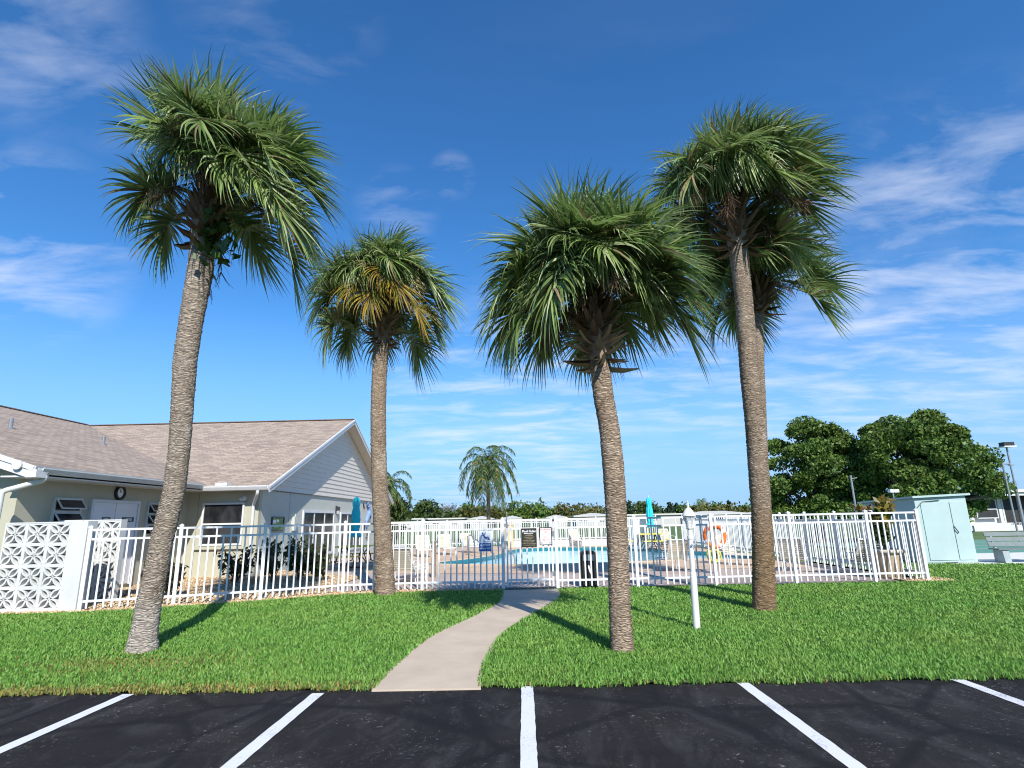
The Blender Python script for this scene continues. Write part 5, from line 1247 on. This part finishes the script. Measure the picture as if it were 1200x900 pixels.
# ------------------------------------------------------------------ bin
t = thing('trash_bin', (1.56, 14.22, 0), 'black rounded-top rubbish bin with a white mark behind the fence by the gate', 'bin')
mb = MB(); n = 10; pr = [(-.19, 0), (.19, 0), (.19, .70)] + [(.19 - .08 + .08 * math.cos(i * math.pi / 2 / n), .70 + .12 * math.sin(i * math.pi / 2 / n)) for i in range(1, n + 1)] + [(-.11 - .08 * math.sin(i * math.pi / 2 / n), .70 + .12 * math.cos(i * math.pi / 2 / n)) for i in range(0, n + 1)]
f_ = [(x, -.16, z) for x, z in pr]; b_ = [(x, .16, z) for x, z in pr]; mb.face(f_); mb.face(b_[::-1])
for i in range(len(pr)):
    j = (i + 1) % len(pr); mb.face([f_[j], f_[i], b_[i], b_[j]])
mb.build('body', BLACK, t)
mb = MB(); mb.bx(-.13, .13, -.175, -.161, .60, .74); mb.build('flap', plain('bin_flap_reflection', (.22, .26, .30), .25, .1), t)  # pale bluish reflection on the bin painted into the flap's colour
mb = MB(); mb.face([(-.03, -.163, .48), (.0, -.163, .50), (.05, -.163, .36), (.06, -.163, .30), (.02, -.163, .31), (-.01, -.163, .40)]); mb.build('emblem', SIGNW, t)
# ------------------------------------------------------------------ life ring
t = thing('post', (5.42, 16.75, 0), 'weathered grey wooden post carrying the life ring beside the pool', 'post')
mb = MB(); mb.bx(-.055, .055, -.045, .045, -.05, 1.36); mb.build('upright', WOODP, t, bevel=.006); mb = MB(); mb.bar((-.16, -.055, 1.22), (.16, -.055, 1.22), .03, .05); mb.bar((0, -.075, 1.17), (0, -.12, 1.19), .02, .02); mb.build('bracket', WOODP, t)
t = thing('life_ring', (5.44, 16.62, 1.02), 'orange life ring with white bands hung on a wooden post', 'life ring')
mb = MB(); mb.torus((0, 0, 0), .27, .29, .065, (1, 0, 0), (0, 0, 1), 40, 10, lambda i: 1 if (i % 10) in (2, 3) else 0); mb.build('ring', [ORANGE, SIGNW], t, True)
mb = MB(); mb.torus((0, 0, 0), .352, .372, .008, (1, 0, 0), (0, 0, 1), 32, 5); mb.build('grab_rope', SIGNW, t)
t = thing('rope_coil', (5.38, 16.66, .50), 'coil of yellow-green rope hanging below the life ring', 'rope')
mb = MB(); rr = random.Random(5)
for i in range(9): mb.torus((rr.uniform(-.03, .03), rr.uniform(-.05, .03), rr.uniform(-.03, .03)), .14 + rr.uniform(-.04, .04), .19 + rr.uniform(-.04, .04), .012, (1, 0, 0), (0, rr.uniform(-.25, .25), 1), 22, 5)
mb.build('coil', ROPEY, t)
# ------------------------------------------------------------------ strap chairs
def chaise(x, y, rz, label, first=[], z=0.0):
    if not first:
        t = thing('lounge_chair', (x, y, z), label, 'lounge chair', 'strap lounge chairs on the pool deck', rz)
        mb = MB()
        for s_ in (-1, 1):
            mb.tube([(s_ * .30, -.85, .33), (s_ * .30, .25, .33)], .02, 8); mb.tube([(s_ * .30, .25, .33), (s_ * .29, .62, .92)], .02, 8)
            mb.tube([(s_ * .30, -.10, .35), (s_ * .32, -.06, .56), (s_ * .32, .36, .58), (s_ * .30, .40, .52)], .016, 8)
        mb.tube([(-.30, -.85, .33), (.30, -.85, .33)], .02, 8); mb.tube([(-.29, .62, .92), (.29, .62, .92)], .02, 8); mb.build('frame', WHITE, t)
        for s_ in (-1, 1):
            for yy in (-.7, .2): mb = MB(); mb.tube([(s_ * .30, yy, .33), (s_ * .30, yy - .04, .0)], .018, 8); mb.build('leg', WHITE, t)
        mb = MB()
        for i in range(17): yy = -.80 + i * .063; mb.bx(-.305, .305, yy - .022, yy + .022, .345, .352)
        mb.build('seat', BEIGE, t); mb = MB()
        for i in range(10):
            f = (i + .6) / 10.4; mb.box((0, .25 + .37 * f, .33 + .59 * f), (.60, .006, .05), rot=Matrix.Rotation(R(-32), 3, 'X'))
        mb.build('backrest', BEIGE, t); first.append(t); return t
    c = copy_tree(first[0]); c.location = (x, y, z); c.rotation_euler = (0, 0, rz); c['label'] = label; return c
chaise(-3.12, 15.75, R(172), 'beige strap lounge chair beside the trunk of the shortest palm')
chaise(-3.35, 17.0, R(160), 'beige strap lounge chair second in line behind the shortest palm')
chaise(4.48, 17.6, R(184), 'beige strap lounge chair left of the life ring, behind the lamp post')
chaise(8.85, 15.6, R(178), 'beige strap lounge chair at the right end, left of the big planter')
chaise(7.7, 16.9, R(150), 'strap lounge chair seen through the fence right of the tall palm')
chaise(-3.7, 28.2, R(20), 'white framed lounge chair on the far left deck, left of the handrails')
chaise(-2.7, 29.5, R(25), 'white framed lounge chair on the far deck directly behind the handrails')
chaise(-4.6, 27.0, R(15), 'white framed lounge chair farthest left on the far deck')
chaise(7.0, 19.3, R(40), 'lounge chair beside the right end of the pool, turned toward the water')
for i, (x, y, lab) in enumerate([(6.4, 30.9, 'lounge chair on the deck behind the life ring, left of the pair'), (7.6, 30.4, 'lounge chair on the deck behind the life ring, right of the pair'), (3.2, 33.6, 'lounge chair against the back fence, straight behind the pool')]): chaise(x, y, R(10 + 8 * i), lab)
# ------------------------------------------------------------------ picnic tables and umbrellas
def picnic(x, y, label, first=[]):
    if not first:
        t = thing('picnic_table', (x, y, 0), label, 'picnic table', 'yellow picnic tables'); mb = MB()
        for i in range(6): mb.bx(-.60, .60, -.60 + i * .202, -.60 + i * .202 + .185, .735, .77)
        mb.build('tabletop', YELLOW, t, bevel=.004)
        for a in range(4):
            mb = MB(); Rm = Matrix.Rotation(a * math.pi / 2, 3, 'Z')
            for k in (0, 1): mb.box(Rm @ Vector((0, -.90 - k * .14, .44)), (1.0, .125, .035), 0, rz=a * math.pi / 2)
            mb.build('bench_seat', YELLOW, t)
        mb = MB()
        for a in range(4):
            c, s_ = math.cos(a * math.pi / 2 + .785), math.sin(a * math.pi / 2 + .785); mb.tube([(c * .62, s_ * .62, .73), (c * .30, s_ * .30, .40), (c * .62, s_ * .62, .0)], .024, 8)
            c, s_ = math.cos(a * math.pi / 2), math.sin(a * math.pi / 2)
            for k in (-.35, .35): mb.tube([(c * .40 - s_ * k, s_ * .40 + c * k, .70), (c * .55 - s_ * k, s_ * .55 + c * k, .22), (c * .97 - s_ * k, s_ * .97 + c * k, .20), (c * .97 - s_ * k, s_ * .97 + c * k, .42)], .020, 7)
        mb.build('frame', DKMETAL, t); first.append(t); return t
    c = copy_tree(first[0]); c.location = (x, y, 0); c['label'] = label; return c
def umbrella(x, y, label, first=[]):
    if not first:
        t = thing('umbrella', (x, y, 0), label, 'umbrella', 'closed turquoise umbrellas')
        mb = MB(); mb.tube([(0, 0, .0), (0, 0, 2.55)], .02, 8); mb.lathe((0, 0, 2.53), [(.012, 0), (.03, .02), (.025, .05), (.004, .08)], 10); mb.build('pole', WHITE, t)
        mb = MB(); seg = 40; prof = [(.03, 2.52), (.10, 2.47), (.135, 2.35), (.125, 2.22), (.10, 2.12), (.135, 1.95), (.15, 1.70), (.145, 1.45), (.12, 1.30), (.16, 1.20), (.22, 1.08)]; n0 = 0
        for r, z in prof:
            for j in range(seg):
                a = 2 * math.pi * j / seg; q = r * (1 + .22 * math.cos(8 * a) * min(1, (2.5 - z) * 2.5)); mb.v.append((q * math.cos(a), q * math.sin(a), z + .04 * math.cos(8 * a) * (z < 1.1)))
        for i in range(len(prof) - 1):
            for j in range(seg): j2 = (j + 1) % seg; mb.f.append((i * seg + j, i * seg + j2, (i + 1) * seg + j2, (i + 1) * seg + j)); mb.m.append(0)
        mb.build('canopy', TEAL, t, True); mb = MB(); mb.torus((0, 0, 1.30), .125, .125, .012, (1, 0, 0), (0, 1, 0), 24, 5); mb.build('tie_strap', TEAL, t)
        mb = MB(); mb.lathe((0, 0, 0), [(.24, 0), (.24, .05), (.06, .08), (.03, .25)], 16); mb.build('base', DKMETAL, t); first.append(t); return t
    c = copy_tree(first[0]); c.location = (x, y, 0); c['label'] = label; return c
picnic(-6.15, 21.3, 'yellow picnic table with attached benches by the clubhouse wall'); umbrella(-6.15, 21.3, 'closed turquoise umbrella above the picnic table at the clubhouse')
picnic(6.25, 28.9, 'yellow picnic table on the far side of the pool'); umbrella(6.35, 28.9, 'closed turquoise umbrella at the far picnic table beyond the pool')
t = thing('storage_cabinet', (5.95, 29.9, 0), 'white storage cabinet by the far turquoise umbrella', 'cabinet'); mb = MB(); mb.bx(-.4, .4, -.3, .3, 0, 1.45); mb.build('body', WHITE, t, bevel=.01); mb = MB(); mb.bx(-.42, .42, -.32, .32, 1.452, 1.50); mb.build('lid', WHITE, t)
for s_ in (-1, 1): mb = MB(); mb.bx(s_ * .19 - .18, s_ * .19 + .18, -.316, -.302, .08, 1.40); mb.build('door', WHITE, t)
# pool rails, ladder, shower post
t = thing('pool_handrail', (-1.7, 22.4, 0), 'pair of grey handrails sloping down into the left end of the pool', 'handrail')
for s_ in (0, .75): mb = MB(); mb.tube([(-.9 + s_, 5.2, .0), (-.9 + s_, 5.1, .85), (-.75 + s_, 4.9, .92), (.55 + s_, 1.0, .25), (.62 + s_, .8, .1), (.62 + s_, .8, -.6)], .028, 8); mb.tube([(-.1 + s_, 2.95, .58), (-.1 + s_, 2.95, -.5)], .022, 8); mb.build('rail', plain('rail_grey', (.22, .22, .22), .4, .1), t)
t = thing('pool_ladder', (-.35, 21.55, 0), 'white looped pool ladder rails at the near edge behind the left gate post', 'ladder')
for s_ in (-.25, .25): mb = MB(); mb.tube([(s_, -.25, 0)] + [(s_, .12 - .38 * math.cos(math.pi * i / 10), .38 + .40 * math.sin(math.pi * i / 10)) for i in range(11)] + [(s_, .5, -1.0)], .024, 8); mb.build('rail', WHITE, t)
for z in (-.25, -.55): mb = MB(); mb.bar((-.25, .5, z), (.25, .5, z), .08, .03); mb.build('step', WHITE, t)
t = thing('shower_post', (-2.62, 17.2, 0), 'brown-grey post standing on the deck left of the slippery sign', 'post'); mb = MB(); mb.bx(-.06, .06, -.06, .06, 0, .98); mb.build('upright', WOODP, t, bevel=.005); mb = MB(); mb.bx(-.075, .075, -.075, .075, .982, 1.01); mb.build('cap', WOODP, t); mb = MB(); mb.tube([(0, -.061, .62), (0, -.12, .62), (0, -.13, .58)], .014, 8); mb.build('tap', GREYMET, t)
t = thing('pool_pillar', (-.75, 33.4, 0), 'peach coloured pillar at the far curve of the pool', 'pillar'); mb = MB(); mb.bx(-.22, .22, -.22, .22, 0, 1.25); mb.build('shaft', COPING, t, bevel=.01); mb = MB(); mb.bx(-.27, .27, -.27, .27, 1.252, 1.34); mb.build('cap', COPING, t, bevel=.01)  # peach post by the pool: plain shaft and cap, no lamp in it
# low white wall / bench line along the far deck
t = thing('bench_wall', (2.2, 34.2, 0), 'low white bench wall along the far side of the pool', 'wall'); mb = MB(); mb.bx(-3.1, 4.6, -.2, .2, 0, .42); mb.build('base', WHITEP, t); mb = MB(); mb.bx(-3.15, 4.65, -.26, .26, .422, .48); mb.build('cap', WHITEP, t)
# ------------------------------------------------------------------ planter with plant
t = thing('planter_pot', (9.02, 14.75, 0), 'large tan planter pot with a pale rim inside the right fence corner', 'planter')
mb = MB(); mb.lathe((0, 0, 0), [(.24, 0), (.27, .05), (.34, .58), (.345, .60)], 28); mb.build('pot', TERRA, t, True); mb = MB(); mb.lathe((0, 0, .601), [(.39, 0), (.40, .04), (.39, .08), (.33, .085), (.32, .03)], 28); mb.build('rim', plain('rim_pale', (.50, .44, .36), .8), t, True); mb = MB(); mb.tube([(0, 0, .61), (0, 0, .65)], .318, 24); mb.build('soil', BARK, t)
t = thing('potted_plant', (9.02, 14.75, .65), 'tall green and bronze plant growing in the tan planter', 'plant'); r_ = np.random.RandomState(9); rr = random.Random(9); mb = MB(); tips = []
for i in range(12):
    a = rr.uniform(0, 6.28); d = rr.uniform(.1, .42); p = Vector((math.cos(a) * d, math.sin(a) * d, rr.uniform(.7, 1.28))); mb.tube([(0, 0, -.03), (p.x * .35, p.y * .35, p.z * .5), p], [.018, .014, .006], 6); tips.append(tuple(p))
mb.build('stem', BARK, t); tp = np.array(tips)
k = r_.randint(0, 12, 520); q = r_.uniform(.3, 1.0, 520)[:, None]; leafquads('foliage', tp[k] * q + r_.normal(0, .06, (520, 3)), r_, .05, .11, foliage('pot_leaf', [(.05, .11, .02), (.09, .15, .03), (.12, .14, .03)], .4, .3, .4), t)
k = r_.randint(0, 12, 220); leafquads('top_leaves', tp[k] + r_.normal(0, .10, (220, 3)) * np.array([1, 1, .5]), r_, .06, .12, foliage('pot_leaf_bronze', [(.28, .20, .03), (.16, .15, .03), (.24, .10, .05)], .4, .3, .4), t)
# ------------------------------------------------------------------ shed
t = thing('storage_shed', (12.2, 18.1, 0), 'pale aqua storage shed with sloping roof beside the right end of the fence', 'shed')
A = Vector((12.2, 18.1, 0)); B_ = Vector((13.78, 18.1, 0)); dv = (B_ - A); fl = dv.length; fx = dv.normalized(); bk = Vector((-fx.y, fx.x, 0)); bk = bk if bk.y > 0 else -bk
def L2(u_, v_, z): p = fx * u_ + bk * v_; return (p.x, p.y, z)
Dp = 2.8
mb = MB(); zf0, zf1, zb = 1.97, 2.03, 1.88
F0, F1, B0, B1 = L2(0, 0, .06), L2(fl, 0, .06), L2(0, Dp, .06), L2(fl, Dp, .06); T0, T1, U0, U1 = L2(0, 0, zf0), L2(fl, 0, zf1), L2(0, Dp, zb), L2(fl, Dp, zb)
mb.face([F0, F1, T1, T0], 0); mb.face([F1, B1, U1, T1], 0); mb.face([B1, B0, U0, U1], 0); mb.face([B0, F0, T0, U0], 1); mb.build('wall', [SHEDM, SHEDD], t)
mb = MB(); e = .10; Q = [L2(-e, -e, zf0 + .005), L2(fl + e, -e, zf1 + .005), L2(fl + e, Dp + e, zb + .005), L2(-e, Dp + e, zb + .005)]; Q2 = [(x, y, z + .06) for x, y, z in Q]
mb.face(Q[::-1]); mb.face(Q2)
for i in range(4): j = (i + 1) % 4; mb.face([Q[i], Q[j], Q2[j], Q2[i]])
mb.build('roof', SHEDM, t)
def boxl(mb, u0, u1, v0, v1, z0, z1, m=0):
    ps = [L2(u, v, z) for z in (z0, z1) for (u, v) in ((u0, v0), (u1, v0), (u1, v1), (u0, v1))]; n = len(mb.v); mb.v += ps
    for q in ((0, 3, 2, 1), (4, 5, 6, 7), (0, 1, 5, 4), (1, 2, 6, 5), (2, 3, 7, 6), (3, 0, 4, 7)): mb.f.append(tuple(n + i for i in q)); mb.m.append(m)
mb = MB(); boxl(mb, .16, 1.02, -.022, -.003, .12, 1.84); d = mb.build('door', SHEDM, t); mb = MB(); boxl(mb, 1.05, fl - .08, -.022, -.003, .12, 1.84); mb.build('door', SHEDM, t)
mb = MB(); p = [L2(1.06, -.03, 1.10), L2(1.04, -.06, 1.08), L2(1.08, -.07, 1.00), L2(1.13, -.06, .93), L2(1.11, -.04, .90)]; mb.tube(p, .014, 7); mb.build('handle', BLACK, d)
mb = MB(); boxl(mb, .0, fl, -.012, .0, .0, .055, 0); boxl(mb, .55, .95, -.03, -.013, .0, .05, 1); mb.build('skid', [CONC, BLACK], t)
mb = MB(); mb.tube([L2(.05, -.03, 1.70), L2(.22, -.03, 1.86), L2(.75, -.03, 1.90)], .012, 6); mb.build('conduit', DKMETAL, t)
t = thing('security_light', (12.55, 19.6, 1.96), 'small white floodlight on a stem above the shed roof', 'floodlight'); mb = MB(); mb.tube([(0, 0, 0), (0, 0, .26)], .018, 7); mb.build('stem', GREYMET, t); mb = MB(); mb.box((-.08, -.04, .30), (.16, .10, .10), rz=.3); mb.box((.10, -.04, .30), (.14, .10, .10), rz=-.3); mb.build('lamp_head', WHITE, t)
b = at(996, 557, 21.5); t = thing('utility_pole', (b.x + .02, 21.5, 0), 'thin grey metal pole standing behind the fence left of the shed', 'pole'); mb = MB(); mb.tube([(0, 0, 0), (0, 0, b.z)], .035, 9); mb.build('shaft', GREYMET, t); mb = MB(); mb.tube([(0, 0, b.z - .12), (.22, 0, b.z - .10)], .012, 6); mb.build('arm', GREYMET, t)
# light poles by the court
b = at(1179, 522, 30); t = thing('light_pole', (b.x, 30, 0), 'taller court light pole with a square floodlight head at the right', 'light pole', 'court light poles'); mb = MB(); mb.tube([(0, 0, 0), (0, 0, 3.0)], .075, 10); mb.tube([(0, 0, 3.0), (0, 0, b.z)], .045, 10); mb.build('pole', GREYMET, t); mb = MB(); mb.box((-.05, -.10, b.z + .05), (.52, .36, .20), 0); mb.bx(-.36, .26, -.32, .12, b.z - .10, b.z - .052, 1); mb.build('lamp_head', [DKMETAL, SIGNW], t)
b = at(1172, 545, 27); t = thing('light_pole', (b.x + .12, 27, 0), 'shorter thin court light pole with a small bent arm at the right', 'light pole', 'court light poles'); mb = MB(); mb.tube([(0, 0, 0), (0, 0, b.z - .05)], .042, 9); mb.build('pole', GREYMET, t); mb = MB(); mb.tube([(0, 0, b.z - .05), (0, 0, b.z + .03), (.10, -.02, b.z + .05), (.34, -.05, b.z + .03)], .035, 8); mb.build('arm', GREYMET, t); mb = MB(); mb.bx(.26, .46, -.1, .04, b.z - .03, b.z + .015); mb.build('lamp_head', GREYMET, t)
# bench
t = thing('park_bench', (14.75, 18.0, .02), 'pale green slatted bench with concrete ends beside the shuffleboard court', 'bench', None, R(-6))
for xx in (-.28, 1.0):
    mb = MB(); mb.face([(xx - .09, -.25, 0), (xx + .09, -.25, 0), (xx + .09, -.20, .38), (xx - .09, -.20, .38)]); mb.bx(xx - .085, xx + .085, -.2, .22, 0, .38); mb.build('leg', CONC, t, bevel=.01)
    mb = MB(); mb.bar((xx - .02, .18, .38), (xx - .02, .34, .86), .05, .06); mb.build('back_support', CONC, t)
mb = MB()
for k in range(4): mb.bx(-.48, 1.4, -.24 + k * .12, -.14 + k * .12, .382, .42)
mb.build('seat', BENCHS, t)
mb = MB()
for k in range(3): f = k / 2.; mb.box((.46, .18 + .12 * f, .52 + .15 * k), (1.88, .028, .125), rot=Matrix.Rotation(R(-18), 3, 'X'))
mb.build('backrest', BENCHS, t)
